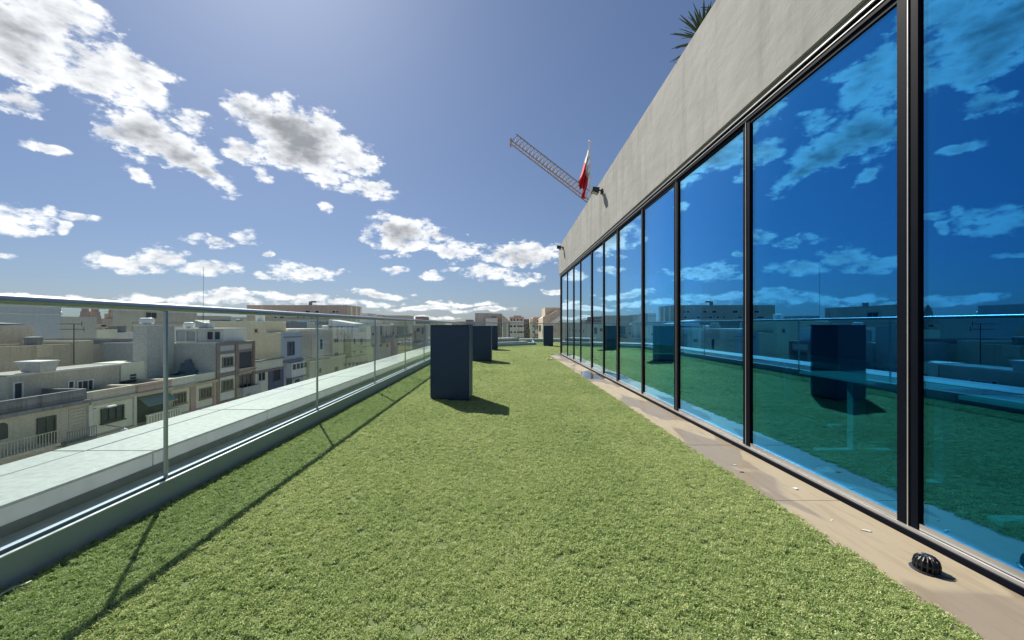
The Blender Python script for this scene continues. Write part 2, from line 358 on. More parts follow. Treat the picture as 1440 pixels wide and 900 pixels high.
def mk_turf():
    m, nt, b = newmat('artificial_turf_blade'); lk = nt.links
    oi = nn(nt, 'ShaderNodeObjectInfo'); at = nn(nt, 'ShaderNodeAttribute', attribute_name='tone')
    g = nn(nt, 'ShaderNodeNewGeometry')
    n = nn(nt, 'ShaderNodeTexNoise'); n.inputs['Scale'].default_value = .9; n.inputs['Detail'].default_value = 6; lk.new(g.outputs['Position'], n.inputs['Vector'])
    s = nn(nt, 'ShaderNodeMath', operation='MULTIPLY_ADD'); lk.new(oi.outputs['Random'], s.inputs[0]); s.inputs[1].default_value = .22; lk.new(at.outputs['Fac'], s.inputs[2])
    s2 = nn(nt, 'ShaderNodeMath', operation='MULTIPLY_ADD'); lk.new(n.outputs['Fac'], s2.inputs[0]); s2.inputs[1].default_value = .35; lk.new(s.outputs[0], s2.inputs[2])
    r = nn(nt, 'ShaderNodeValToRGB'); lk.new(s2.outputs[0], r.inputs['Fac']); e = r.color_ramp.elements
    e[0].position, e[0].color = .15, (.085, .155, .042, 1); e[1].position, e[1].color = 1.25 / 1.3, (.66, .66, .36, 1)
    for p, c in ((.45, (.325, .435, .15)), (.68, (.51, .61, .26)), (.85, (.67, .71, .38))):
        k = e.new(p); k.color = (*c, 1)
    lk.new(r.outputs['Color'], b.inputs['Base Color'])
    b.inputs['Roughness'].default_value = .5; b.inputs['Specular IOR Level'].default_value = .25
    tl = nn(nt, 'ShaderNodeBsdfTranslucent'); lk.new(r.outputs['Color'], tl.inputs['Color'])
    mx = nn(nt, 'ShaderNodeMixShader'); mx.inputs[0].default_value = .38; lk.new(b.outputs[0], mx.inputs[1]); lk.new(tl.outputs[0], mx.inputs[2])
    lk.new(mx.outputs[0], nt.nodes['Material Output'].inputs['Surface'])
    return m
TURF = mk_turf()
TBASE = simple('turf_backing', (.12, .16, .06), .95, vary=.4, scale=60)

# ------------------------------------------------------------------ mesh helpers
class MB:
    def __init__(s): s.v = []; s.f = []
    def add(s, vs, fs):
        o = len(s.v); s.v += [tuple(v) for v in vs]; s.f += [tuple(i + o for i in f) for f in fs]; return s
    def box(s, x0, x1, y0, y1, z0, z1):
        x0, x1 = min(x0, x1), max(x0, x1); y0, y1 = min(y0, y1), max(y0, y1); z0, z1 = min(z0, z1), max(z0, z1)
        return s.add([(x0,y0,z0),(x1,y0,z0),(x1,y1,z0),(x0,y1,z0),(x0,y0,z1),(x1,y0,z1),(x1,y1,z1),(x0,y1,z1)],
                     [(0,3,2,1),(4,5,6,7),(0,1,5,4),(1,2,6,5),(2,3,7,6),(3,0,4,7)])
    def hexa(s, b4, t4):
        return s.add(list(b4) + list(t4), [(0,3,2,1),(4,5,6,7),(0,1,5,4),(1,2,6,5),(2,3,7,6),(3,0,4,7)])
    def prism(s, poly, axis, a, b):
        """polygon (u,v) extruded along axis: 'x' -> (y,z), 'y' -> (x,z), 'z' -> (x,y)"""
        n = len(poly)
        def P(u, v, t): return {'x': (t, u, v), 'y': (u, t, v), 'z': (u, v, t)}[axis]
        vs = [P(u, v, a) for u, v in poly] + [P(u, v, b) for u, v in poly]
        return s.add(vs, [tuple(range(n))[::-1], tuple(range(n, 2 * n))] + [(i, (i + 1) % n, n + (i + 1) % n, n + i) for i in range(n)])
    def tube(s, p, q, r, n=8, r2=None):
        p, q = Vector(p), Vector(q); d = (q - p)
        if d.length < 1e-6: return s
        d.normalize(); a = d.orthogonal().normalized(); b = d.cross(a); r2 = r if r2 is None else r2
        vs = [p + (a * math.cos(t) + b * math.sin(t)) * r for t in [2 * math.pi * i / n for i in range(n)]]
        vs += [q + (a * math.cos(t) + b * math.sin(t)) * r2 for t in [2 * math.pi * i / n for i in range(n)]]
        return s.add(vs, [tuple(range(n))[::-1], tuple(range(n, 2 * n))] + [(i, (i + 1) % n, n + (i + 1) % n, n + i) for i in range(n)])
    def path(s, pts, r, n=6):
        for a, b in zip(pts[:-1], pts[1:]): s.tube(a, b, r, n)
        return s
    def lathe(s, c, prof, n=16, axis='z'):
        vs = []; fs = []
        for r, h in prof:
            for i in range(n):
                t = 2 * math.pi * i / n; u, v = r * math.cos(t), r * math.sin(t)
                vs.append({'z': (c[0] + u, c[1] + v, c[2] + h), 'x': (c[0] + h, c[1] + u, c[2] + v), 'y': (c[0] + u, c[1] + h, c[2] + v)}[axis])
        for k in range(len(prof) - 1):
            for i in range(n): fs.append((k * n + i, k * n + (i + 1) % n, (k + 1) * n + (i + 1) % n, (k + 1) * n + i))
        fs.append(tuple(range(n))[::-1]); m = len(prof) - 1; fs.append(tuple(range(m * n, m * n + n)))
        return s.add(vs, fs)
    def build(s, name, mat, parent=None, bevel=0, smooth=False):
        off = ROOTLOC.get(parent.name, Vector((0, 0, 0))) if parent else Vector((0, 0, 0))
        me = bpy.data.meshes.new(name)
        me.from_pydata([(v[0] - off.x, v[1] - off.y, v[2] - off.z) for v in s.v], [], s.f)
        me.materials.append(mat)
        bm = bmesh.new(); bm.from_mesh(me); bmesh.ops.recalc_face_normals(bm, faces=bm.faces)
        if bevel: bmesh.ops.bevel(bm, geom=bm.edges[:], offset=bevel, segments=2, affect='EDGES', clamp_overlap=True)
        bm.to_mesh(me); bm.free()
        if smooth:
            for p in me.polygons: p.use_smooth = True
            try: me.set_sharp_from_angle(angle=R(40))
            except Exception: pass
        o = bpy.data.objects.new(name, me); col.objects.link(o)
        if parent:
            o.parent = parent; ROOTLOC[o.name] = off
        else: ROOTLOC[o.name] = Vector((0, 0, 0))
        return o
ROOTLOC = {}
def tag(o, label=None, cat=None, group=None, kind=None):
    if label: o['label'] = label
    if cat: o['category'] = cat
    if group: o['group'] = group
    if kind: o['kind'] = kind
    return o
def thing(name, label, cat, loc, group=None):
    o = bpy.data.objects.new(name, None); col.objects.link(o); o.location = loc; o.empty_display_size = .3
    ROOTLOC[o.name] = Vector(loc)
    return tag(o, label, cat, group)
def bx(*a): return MB().box(*a)
def copy_tree(o, parent=None):
    c = o.copy(); col.objects.link(c); c.parent = parent
    for ch in list(o.children): copy_tree(ch, c)
    return c
# photo pixel -> place: on a wall plane at X = -a, on a wall plane at Y, or on the terrace floor
def fy(x, a=30.0): return F * a / (VX - x)
def fz(x, y, a=30.0): return EYE - (y - VY) * a / (VX - x)
def at(x, y, Y): return ((x - VX) / F * Y, Y, EYE - (y - VY) / F * Y)
def floor_at(x, y, z=0.0):
    Y = (EYE - z) * F / (y - VY); return ((x - VX) / F * Y, Y, z)

# ================================================================== SETTING
GZ = -16.0
tag(bx(-6000, 6000, -600, 9000, GZ - .5, GZ).build('ground', ROUGHC), kind='structure')
tag(bx(-27.6, -19, -60, 400, GZ + .004, GZ + .02).build('street', ASPH), kind='structure')
tag(bx(-29.6, -27.6, -60, 400, GZ + .005, GZ + .14).build('pavement_far', ROUGHC, bevel=.02), kind='structure')
tag(bx(-19, -17, -60, 400, GZ + .005, GZ + .14).build('pavement_near', ROUGHC, bevel=.02), kind='structure')

# terrace outline (inner face of the balustrade channel)
KX = -2.16
OUT = [(KX, -3.0), (KX, 19.4), (1.82, 22.6), (2.0, 26.6), (9.0, 26.6)]
tag(MB().prism([(KX - .5, -3.2), (2.75, -3.2), (2.75, 15.6), (9.3, 15.6), (9.3, 27.2), (1.5, 27.2), (1.3, 22.9), (KX - .5, 19.8)], 'z', -.35, -.012).build('terrace_slab', ROUGHC), kind='structure')
TURFPOLY = [(KX, -1.0), (1.73, -1.0), (1.73, 15.2), (2.1, 15.72), (9.0, 15.72), (9.0, 26.5), (2.02, 26.5), (1.84, 22.5), (KX, 19.4)]
tag(MB().prism(TURFPOLY, 'z', -.008, .002).build('turf_backing', TBASE), kind='structure')

# ---- artificial turf: one piece of stuff, tufts instanced on points
def in_poly(px, py, poly):
    inside = np.zeros(len(px), bool); n = len(poly)
    for i in range(n):
        x0, y0 = poly[i]; x1, y1 = poly[(i + 1) % n]
        cond = ((y0 > py) != (y1 > py))
        xi = (x1 - x0) * (py - y0) / (y1 - y0 + 1e-12) + x0
        inside ^= cond & (px < xi)
    return inside
def make_tuft(k):
    r = np.random.default_rng(50 + k); vs = []; fs = []; tone = []
    for b in range(30):
        a = r.uniform(0, 2 * math.pi); rad = .026 * math.sqrt(r.uniform())
        bx0, by0 = rad * math.cos(a), rad * math.sin(a)
        d = r.uniform(0, 2 * math.pi); lean = r.uniform(.45, 1.35); ln = r.uniform(.018, .029); w = r.uniform(.0013, .0025)
        ux, uy = math.cos(d), math.sin(d); px, py = -uy, ux
        pts = []; x = y = z = 0.0; ang = math.pi / 2 - lean * .25
        for sgm in range(4):
            pts.append((bx0 + ux * x, by0 + uy * x, z))
            x += math.cos(ang) * ln / 3; z += math.sin(ang) * ln / 3; ang -= lean * r.uniform(.55, 1.0)
        o = len(vs)
        tw = r.uniform(-.7, .7)
        for i, p in enumerate(pts):
            ww = w * (1, 1, .9, .35)[i]; c, s_ = math.cos(tw * i), math.sin(tw * i)
            vs.append((p[0] - px * ww * c, p[1] - py * ww * c, max(0, p[2] - ww * s_))); vs.append((p[0] + px * ww * c, p[1] + py * ww * c, max(0, p[2] + ww * s_)))
        for i in range(3): fs.append((o + 2 * i, o + 2 * i + 1, o + 2 * i + 3, o + 2 * i + 2))
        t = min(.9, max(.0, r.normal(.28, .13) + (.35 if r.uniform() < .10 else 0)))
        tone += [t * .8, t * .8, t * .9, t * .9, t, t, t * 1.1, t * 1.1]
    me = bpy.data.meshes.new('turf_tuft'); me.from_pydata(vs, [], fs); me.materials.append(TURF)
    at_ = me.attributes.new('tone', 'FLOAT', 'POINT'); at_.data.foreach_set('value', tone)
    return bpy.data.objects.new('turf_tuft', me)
tufts = bpy.data.collections.new('turf_tufts')
for k in range(5): tufts.objects.link(make_tuft(k))
pts = []
for y0, y1, x0, x1, dn in ((-1, 3.5, KX, 1.76, 2200), (3.5, 6.5, KX, 1.76, 1600), (6.5, 11, KX, 1.76, 850), (11, 27, KX, 2.1, 480), (15.7, 27, 2.1, 9, 260)):
    n = int((y1 - y0) * (x1 - x0) * dn)
    pts.append(np.stack([rng.uniform(x0, x1, n), rng.uniform(y0, y1, n)], 1))
pts = np.concatenate(pts)
grow = [(x + (.012 if x > 1.7 and x < 1.8 else 0), y) for x, y in TURFPOLY]
pts = pts[in_poly(pts[:, 0], pts[:, 1], grow)]
# nothing grows under the cabinets; seams between the rolls are combed down
def seam(p):
    s = np.zeros(len(p), bool)
    for yc, sl in ((5.2, .10), (9.2, .05), (7.3, .07), (11.6, .04)):
        s |= (np.abs(p[:, 1] - yc - sl * p[:, 0]) < .02) & (rng.uniform(size=len(p)) < .75) & (p[:, 0] > -.6)
    return s
pts = pts[~seam(pts)]
me = bpy.data.meshes.new('artificial_turf')
me.vertices.add(len(pts)); me.vertices.foreach_set('co', np.concatenate([pts, np.zeros((len(pts), 1))], 1).astype(np.float32).ravel())
# pile direction changes from roll to roll and along trodden tracks
edge = .12 * np.sin(pts[:, 1] * .55) + .05 * np.sin(pts[:, 1] * 1.7)
roll = np.where(pts[:, 0] + edge < -.55, .30, np.where(pts[:, 0] + edge < .35, -.20, np.where(pts[:, 0] + edge < 1.05, .26, -.12)))
rot = np.stack([roll + rng.normal(0, .12, len(pts)), rng.normal(0, .12, len(pts)) + .05 * np.sin(pts[:, 1] * .9), rng.uniform(0, 6.28, len(pts))], 1).astype(np.float32)
a = me.attributes.new('rot', 'FLOAT_VECTOR', 'POINT'); a.data.foreach_set('vector', rot.ravel())
nz = np.sin(pts[:, 0] * 9.1 + 2.1 * np.sin(pts[:, 1] * 5.3)) * np.sin(pts[:, 1] * 7.7 + 1.7 * np.sin(pts[:, 0] * 6.1))
scl = (rng.uniform(.9, 1.12, len(pts)) * (1 + .03 * nz) * np.interp(pts[:, 1], [0, 6, 14, 27], [.84, .95, 1.2, 1.5])).astype(np.float32)
a = me.attributes.new('scl', 'FLOAT', 'POINT'); a.data.foreach_set('value', scl)
a = me.attributes.new('pick', 'INT', 'POINT'); a.data.foreach_set('value', rng.integers(0, 5, len(pts)).astype(np.int32))
turf = bpy.data.objects.new('artificial_turf', me); col.objects.link(turf)
tag(turf, 'green artificial turf carpet covering the terrace floor', 'turf', kind='stuff')
ng = bpy.data.node_groups.new('turf_scatter', 'GeometryNodeTree')
ng.interface.new_socket('Geometry', in_out='INPUT', socket_type='NodeSocketGeometry'); ng.interface.new_socket('Geometry', in_out='OUTPUT', socket_type='NodeSocketGeometry')
gi = ng.nodes.new('NodeGroupInput'); go = ng.nodes.new('NodeGroupOutput'); ip = ng.nodes.new('GeometryNodeInstanceOnPoints')
ci = ng.nodes.new('GeometryNodeCollectionInfo'); ci.inputs['Collection'].default_value = tufts; ci.inputs['Separate Children'].default_value = True; ci.inputs['Reset Children'].default_value = True
def named(nm, ty):
    n = ng.nodes.new('GeometryNodeInputNamedAttribute'); n.data_type = ty; n.inputs['Name'].default_value = nm
    return [o for o in n.outputs if o.enabled and o.name == 'Attribute'][0]
e2r = ng.nodes.new('FunctionNodeEulerToRotation')
ng.links.new(named('rot', 'FLOAT_VECTOR'), e2r.inputs[0]); ng.links.new(e2r.outputs[0], ip.inputs['Rotation'])
ng.links.new(named('scl', 'FLOAT'), ip.inputs['Scale']); ng.links.new(named('pick', 'INT'), ip.inputs['Instance Index'])
ip.inputs['Pick Instance'].default_value = True
ng.links.new(gi.outputs[0], ip.inputs['Points']); ng.links.new(ci.outputs[0], ip.inputs['Instance']); ng.links.new(ip.outputs[0], go.inputs[0])
md = turf.modifiers.new('turf_scatter', 'NODES'); md.node_group = ng

# ---- tiled strip along the facade
strip = tag(bx(1.70, 2.75, -3, 15.55, -.010, -.006).build('tile_strip', ROUGHC), kind='structure')
y = -2.2; k = 0
while y < 15.5:
    y1 = min(y + 1.2, 15.5)
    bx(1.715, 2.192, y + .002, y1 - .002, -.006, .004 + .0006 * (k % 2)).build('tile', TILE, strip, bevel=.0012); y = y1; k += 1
# puddles standing on the tiles
def puddle(cx, cy, rx, ry, seed):
    r = random.Random(seed); n = 26
    ph = [r.uniform(0, 6.3) for _ in range(4)]
    vs = []
    for i in range(n):
        t = 2 * math.pi * i / n; q = 1 + .16 * math.sin(2 * t + ph[0]) + .12 * math.sin(3 * t + ph[1]) + .07 * math.sin(5 * t + ph[2])
        vs.append((max(1.72, min(2.185, cx + rx * q * math.cos(t))), cy + ry * q * math.sin(t)))
    return vs
WATER = simple('standing_water', (.10, .085, .07), .03, vary=.05, spec=.9)
for (px, py, rx, ry, sd) in ((838, 528, .19, .85, 3), (792, 499, .17, .55, 5)):
    c = floor_at(px, py)
    tag(MB().prism(puddle(min(2.0, max(1.85, c[0])), c[1], rx, ry, sd), 'z', .0046, .0062).build('puddle', WATER), kind='structure')

# ================================================================== BALUSTRADE
def balustrade(label, a, b, ys=None, group='glass balustrades round the terrace'):
    """a, b: channel inner-face line; ys: distances of the posts from a"""
    a = Vector((*a, 0)); b = Vector((*b, 0)); d = (b - a); Ln = d.length; d.normalize(); nrm = Vector((-d.y, d.x, 0))   # outward = left of direction
    r = thing('glass_balustrade', label, 'balustrade', a, group)
    def hx(s0, s1, o0, o1, z0, z1, mb=None):
        p = [a + d * s0 + nrm * o0, a + d * s1 + nrm * o0, a + d * s1 + nrm * o1, a + d * s0 + nrm * o1]
        return (mb or MB()).hexa([(q.x, q.y, z0) for q in p], [(q.x, q.y, z1) for q in p])
    hx(0, Ln, 0, .014, .0, .146).build('channel_face', KERB, r)
    hx(0, Ln, .0141, .052, .0, .135).build('base_channel', ALU, r)
    hx(0, Ln, -.003, .016, .1462, .152).build('channel_trim', ALU, r)
    hx(0, Ln, .070, .100, .0, .149).build('channel_back', KERB, r)
    ys = ys if ys else [i * 2.1 for i in range(int(Ln / 2.1) + 1)]
    for s in ys:
        p = a + d * s + nrm * .062
        m = MB(); m.tube((p.x, p.y, .02), (p.x, p.y, 1.238), .0125, 10); m.build('post', STEEL, r, smooth=True)
    edges = [0] + [s for s in ys if .3 < s < Ln - .3] + [Ln]
    for s0, s1 in zip(edges[:-1], edges[1:]):
        hx(s0 + .018, s1 - .018, .056, .068, .06, 1.232).build('glass_pane', RGLASS, r)
    p, q = a + nrm * .062, b + nrm * .062
    MB().tube((p.x, p.y, 1.263), (q.x, q.y, 1.263), .026, 18).build('handrail', STEEL, r, smooth=True)
    return r
LY = [2.62 + 2.13 * k - OUT[0][1] for k in range(-2, 8)]
balustrade('long glass balustrade with steel handrail along the left edge of the turf', OUT[0], OUT[1], LY)
balustrade('glass balustrade across the far end of the terrace behind the navy boxes', OUT[1], OUT[2], [.0, 1.3, 2.6, 3.9, 5.09])
balustrade('short return of the glass balustrade beside the farthest navy box', OUT[2], OUT[3], [2.0])
balustrade('farthest glass balustrade behind the navy box next to the building corner', OUT[3], OUT[4], [0, 2.1, 4.2, 6.3])

# ---- parapet ledge outside the glass
pl = thing('parapet_ledge', 'wide pale metal-capped ledge running outside the long glass balustrade', 'ledge', (-3.0, 0, 0))
bx(-3.32, -2.72, -3, 20.4, -.6, .10).build('parapet_wall', DARKG, pl)
bx(-3.36, -2.2, -3.0, 20.0, -.02, -.004).build('gutter_floor', PALE, pl)
y = -2.8; k = 0
while y < 20.3:
    y1 = min(y + 1.45, 20.4)
    bx(-3.138, -2.625, y + .006, y1 - .006, .188, .204 + .001 * (k % 2)).build('coping_panel', COPING, pl, bevel=.002)
    bx(-2.72, -2.64, y + .005, y1 - .005, .092, .1875).build('edge_fascia', WHITEW, pl, bevel=.002)
    bx(-3.40, -3.158, y + .006, y1 - .006, .186, .201 + .001 * ((k + 1) % 2)).build('coping_panel', COPING, pl, bevel=.002)
    y = y1; k += 1
bx(-3.40, -3.33, -3, 20.4, -.05, .186).build('outer_fascia', COPING, pl)
# far ledge beyond the end balustrade
fl = thing('parapet_ledge', 'white ledge with a raised block beyond the far end balustrade', 'ledge', (0, 22, 0))
d = Vector((1.82 - KX, 22.6 - 19.4, 0)).normalized(); nr = Vector((-d.y, d.x, 0)); a0 = Vector((KX - .9, 18.7, 0))
def obl(s0, s1, o0, o1, z0, z1):
    p = [a0 + d * s0 + nr * o0, a0 + d * s1 + nr * o0, a0 + d * s1 + nr * o1, a0 + d * s0 + nr * o1]
    return MB().hexa([(q.x, q.y, z0) for q in p], [(q.x, q.y, z1) for q in p])
obl(.6, 6.0, .55, 1.35, -1.2, .12).build('parapet_wall', GREYW, fl)
for k in range(4): obl(.5 + k * 1.4, .5 + k * 1.4 + 1.392, .45, 1.45, .122, .21).build('coping_panel', COPING, fl, bevel=.003)
obl(4.3, 5.9, 1.0, 2.0, .212, .40).build('raised_block', COPING, fl, bevel=.01)
fr = thing('parapet_ledge', 'low pale ledge behind the farthest balustrade at the building corner', 'ledge', (5, 27.3, 0))
bx(1.2, 9.4, 27.0, 27.8, -1.2, .13).build('parapet_wall', GREYW, fr); bx(1.1, 9.5, 26.95, 27.9, .132, .21).build('coping_panel', COPING, fr, bevel=.003)
# the lower body of the building that carries the terrace
tb = thing('lower_building', 'lower storeys of the building that carries the turf terrace', 'building', (0, 8, GZ))
MB().prism([(-3.3, -4), (14, -4), (14, 27.6), (1.3, 27.6), (1.2, 23.3), (-3.3, 20.2)], 'z', GZ, -.62).build('wall', CREAM, tb)

# ================================================================== GLASS-FRONTED PAVILION
AX = 2.21
pv = thing('terrace_building', 'pavilion with tall blue glass sliding doors under a grey concrete fascia', 'building', (AX, 7, 0))
YM = [-2.1, -.72, .74, 2.186, 3.635, 5.115, 6.365, 7.75, 8.85, 10.04, 11.5, 12.63, 13.86, 15.28]
# fascia: straight wall whose top edge falls slightly towards the far end
ZB = 3.105
def ztop(y): return 4.47 - (y - 4.1) * .0235
MB().hexa([(2.17, -3, ZB), (2.47, -3, ZB), (2.47, 15.62, ZB), (2.17, 15.62, ZB)], [(2.17, -3, ztop(-3)), (2.47, -3, ztop(-3)), (2.47, 15.62, ztop(15.62)), (2.17, 15.62, ztop(15.62))]).build('fascia', FASCIA, pv, bevel=.008)
bx(2.474, 12, 15.2, 15.6, ZB, 4.18).build('end_fascia', FASCIA, pv)
bx(2.475, 12, -3, 15.19, 3.6, 3.75).build('roof', ROOFM, pv)
# head frame with its tracks, and the sill
bx(2.20, 2.42, -3, 15.45, 3.055, 3.103).build('head_frame', FRAME, pv)
bx(2.188, 2.2, -3, 15.45, 3.066, 3.078).build('head_trim', TRACK, pv); bx(2.192, 2.199, -3, 15.45, 3.09, 3.096).build('head_trim', TRACK, pv)
bx(2.205, 2.42, -3, 15.45, 3.0, 3.054).build('head_track', FRAME, pv)
bx(2.20, 2.2045, -3, 15.45, 3.03, 3.037).build('head_trim', TRACK, pv)
bx(2.195, 2.43, -3, 15.45, -.004, .034).build('sill', FRAME, pv)
for x in (2.207, 2.249, 2.290): bx(x, x + .012, -3, 15.45, .0342, .052).build('sill_track', TRACK, pv)
for i in range(len(YM) - 1):
    y0, y1 = YM[i], YM[i + 1]; outer = (i % 2 == 1)
    xf = 2.213 if outer else 2.219
    o0 = y0 + .0005; o1 = y1 - .0005
    dr = MB()
    dr.box(xf, xf + .042, o0, o0 + .056, .055, 3.02); dr.box(xf, xf + .042, o1 - .056, o1, .055, 3.02)
    dp = dr.build('sliding_door', FRAME, pv, bevel=.003)
    MB().box(xf + .004, xf + .040, o0 + .057, o1 - .057, 2.965, 3.02).build('top_rail', FRAME, dp)
    MB().box(xf + .004, xf + .040, o0 + .057, o1 - .057, .055, .088).build('bottom_rail', ALU, dp)
    MB().box(xf + .016, xf + .028, o0 + .052, o1 - .052, .084, 2.97).build('glass_pane', FGLASS, dp)
    MB().box(xf - .006, xf - .0005, o1 - .006, o1 - .001, .05, 3.02).build('edge_trim', TRACK, dp)
# the end corner post and return glazing
bx(2.205, 2.40, 15.36, 15.5, 0, 3.1).build('corner_post', FRAME, pv, bevel=.004)
for k in range(6):
    x0 = 2.41 + k * 1.5
    w = bx(x0, x0 + .07, 15.38, 15.45, .0, 3.1).build('mullion', FRAME, pv); bx(x0 + .07, x0 + 1.5, 15.40, 15.412, .05, 3.1).build('glass_pane', FGLASS, w)
# rooms behind the glass
bx(2.44, 11.9, -3, 15.36, -.06, .012).build('floor', CARPET, pv); bx(2.44, 11.9, -3, 15.19, 3.2, 3.3).build('ceiling', CEIL, pv)
bx(7.6, 7.75, -3, 15.3, .012, 3.2).build('back_wall', INWALL, pv); bx(2.5, 7.6, -3.1, -3.0, .012, 3.2).build('side_wall', INWALL, pv)

# desks inside
def desk(label, X, Y, L_=1.5, W_=.75, rz=0):
    r = thing('desk', label, 'desk', (X, Y, .012), 'white desks behind the glass')
    bx(X - .05, X + W_, Y - L_ , Y + .06, .70, .726).build('desktop', DESK, r, bevel=.003)
    for yy in (Y - .08, Y - L_ + .2):
        lg = bx(X + .30, X + .38, yy - .03, yy + .03, .05, .70).build('leg', DESK, r)
        bx(X + .0, X + .66, yy - .04, yy + .04, .014, .049).build('foot', DESK, lg, bevel=.004)
    bx(X + .31, X + .37, Y - L_ + .24, Y - .12, .62, .66).build('crossbar', DESK, r)
    return r
desk('white office desk on a T-shaped leg seen through the second wide pane', 2.78, 3.62, 1.0)
desk('white office desk cut by the right edge of the picture behind the nearest pane', 2.80, 2.35, 1.0)
desk('white office desk seen faintly behind the third pane from the right', 3.6, 5.6, 1.4)

# floodlights on the fascia
def floodlight(label, Y, Z):
    r = thing('floodlight', label, 'floodlight', (2.17, Y, Z), 'floodlights on the fascia')
    bx(2.13, 2.169, Y - .05, Y + .05, Z - .05, Z + .05).build('bracket', LAMPM, r, bevel=.005)
    MB().tube((2.13, Y, Z + .02), (2.05, Y, Z + .05), .016, 8).build('arm', LAMPM, r)
    m = MB().hexa([(1.93, Y - .085, Z - .005), (2.07, Y - .085, Z - .06), (2.07, Y + .085, Z - .06), (1.93, Y + .085, Z - .005)],
                  [(1.94, Y - .085, Z + .085), (2.09, Y - .085, Z + .07), (2.09, Y + .085, Z + .07), (1.94, Y + .085, Z + .085)])
    b_ = m.build('housing', LAMPM, r, bevel=.006)
    MB().hexa([(1.945, Y - .07, Z - .0135), (2.055, Y - .07, Z - .0575), (2.055, Y + .07, Z - .0575), (1.945, Y + .07, Z - .0135)],
              [(1.947, Y - .07, Z - .008), (2.057, Y - .07, Z - .052), (2.057, Y + .07, Z - .052), (1.947, Y + .07, Z - .008)]).build('lens', LAMPG, b_)
floodlight('black floodlight on the concrete fascia just below the flagpole', 8.72, 4.07)
floodlight('black floodlight near the far end of the concrete fascia', 14.4, 3.93)

# flagpole and flag on the roof
pole_b = at(829.5, 300, 13.6); pole_t = at(829.5, 201, 13.6)
fp = thing('flagpole', 'white flagpole standing on the pavilion roof', 'flagpole', (pole_b[0], 13.6, 3.75))
MB().tube((pole_b[0], 13.6, 3.75), (pole_b[0], 13.6, pole_t[2]), .042, 12, .026).build('pole', POLEW, fp, smooth=True)
MB().lathe((pole_b[0], 13.6, pole_t[2]), [(.012, 0), (.045, .02), (.055, .05), (.03, .085), (.004, .095)], 12).build('finial', POLEW, fp, smooth=True)
bx(pole_b[0] - .15, pole_b[0] + .15, 13.45, 13.75, 3.752, 3.80).build('base_plate', ALU, fp)
fg = thing('flag', 'limp white and red flag hanging from the flagpole', 'flag', pole_t)
def flag_part(u0, u1, name, mat):
    nu, nv = 14, 22; vs = []; fs = []
    for i in range(nu + 1):
        u = u0 + (u1 - u0) * i / nu
        for j in range(nv + 1):
            v = j / nv
            top = Vector((828.6, 207)); bot = Vector((829, 247))
            endt = Vector((815.5, 256)); endb = Vector((823, 281))
            h = top.lerp(bot, v); e = endt.lerp(endb, v)
            sag = 10 * math.sin(math.pi * u) * (1 - .3 * v)
            p = h.lerp(e, u); px, py = p.x - 1.5 * math.sin(u * 3) * (1 - v), p.y + sag * .55
            px += 1.6 * math.sin(v * 9 + u * 4) * u
            dy = .10 * math.sin(v * 11 + u * 5) * (.25 + u) + .06 * math.sin(v * 23 + 1.3)
            w = at(px, py, 13.6); vs.append((w[0] - .03, 13.6 + dy, w[2]))
    for i in range(nu):
        for j in range(nv):
            k = i * (nv + 1) + j; fs.append((k, k + 1, k + nv + 2, k + nv + 1))
    o = MB().add(vs, fs).build(name, mat, fg, smooth=True)
    s = o.modifiers.new('thickness', 'SOLIDIFY'); s.thickness = .006
flag_part(0, .30, 'white_half', FLAGW); flag_part(.30, 1, 'red_half', FLAGR)

# yuccas on the roof
def yucca(label, c, seed, n=76, ln=.42):
    r = random.Random(seed)
    t = thing('yucca', label, 'plant', (c[0], c[1], 3.75), 'spiky plants on the pavilion roof')
    MB().lathe((c[0], c[1], 3.75), [(.15, 0), (.19, .05), (.22, .32), (.24, .36), (.20, .37), (.19, .33)], 16).build('pot', POT, t, smooth=True)
    MB().tube((c[0], c[1], 4.05), (c[0], c[1], c[2]), .05, 9, .035).build('trunk', BARK, t, smooth=True)
    m = MB()
    for k in range(n):
        az = k * 2.39996; el = R(82 - 118 * (k / n) ** .9 + r.uniform(-6, 6)); L_ = ln * r.uniform(.8, 1.1)
        h = Vector((math.cos(az), math.sin(az), 0)); side = Vector((-math.sin(az), math.cos(az), 0))
        p = Vector((c[0], c[1], c[2] - .12 * k / n)) ; pts = []
        for s in range(5):
            pts.append(p.copy()); p = p + (h * math.cos(el) + Vector((0, 0, 1)) * math.sin(el)) * (L_ / 4); el -= r.uniform(.02, .10)
        ws = (.010, .019, .018, .012, .001); vs = []
        for q, w in zip(pts, ws):
            upv = Vector((0, 0, .004)); vs += [q - side * w + upv, q - Vector((0, 0, .002)), q + side * w + upv]
        fs = []
        for s in range(4):
            b = 3 * s; fs += [(b, b + 1, b + 4, b + 3), (b + 1, b + 2, b + 5, b + 4)]
        m.add(vs, fs)
    m.build('crown', LEAF, t)
c1 = at(990, 52, 5.0); c2 = at(1030, 12, 4.7)
yucca('spiky yucca leaning over the edge of the concrete fascia, the lower of the two', c1, 3)
yucca('spiky yucca at the very top of the picture, behind the fascia edge', c2, 5, 60, .4)

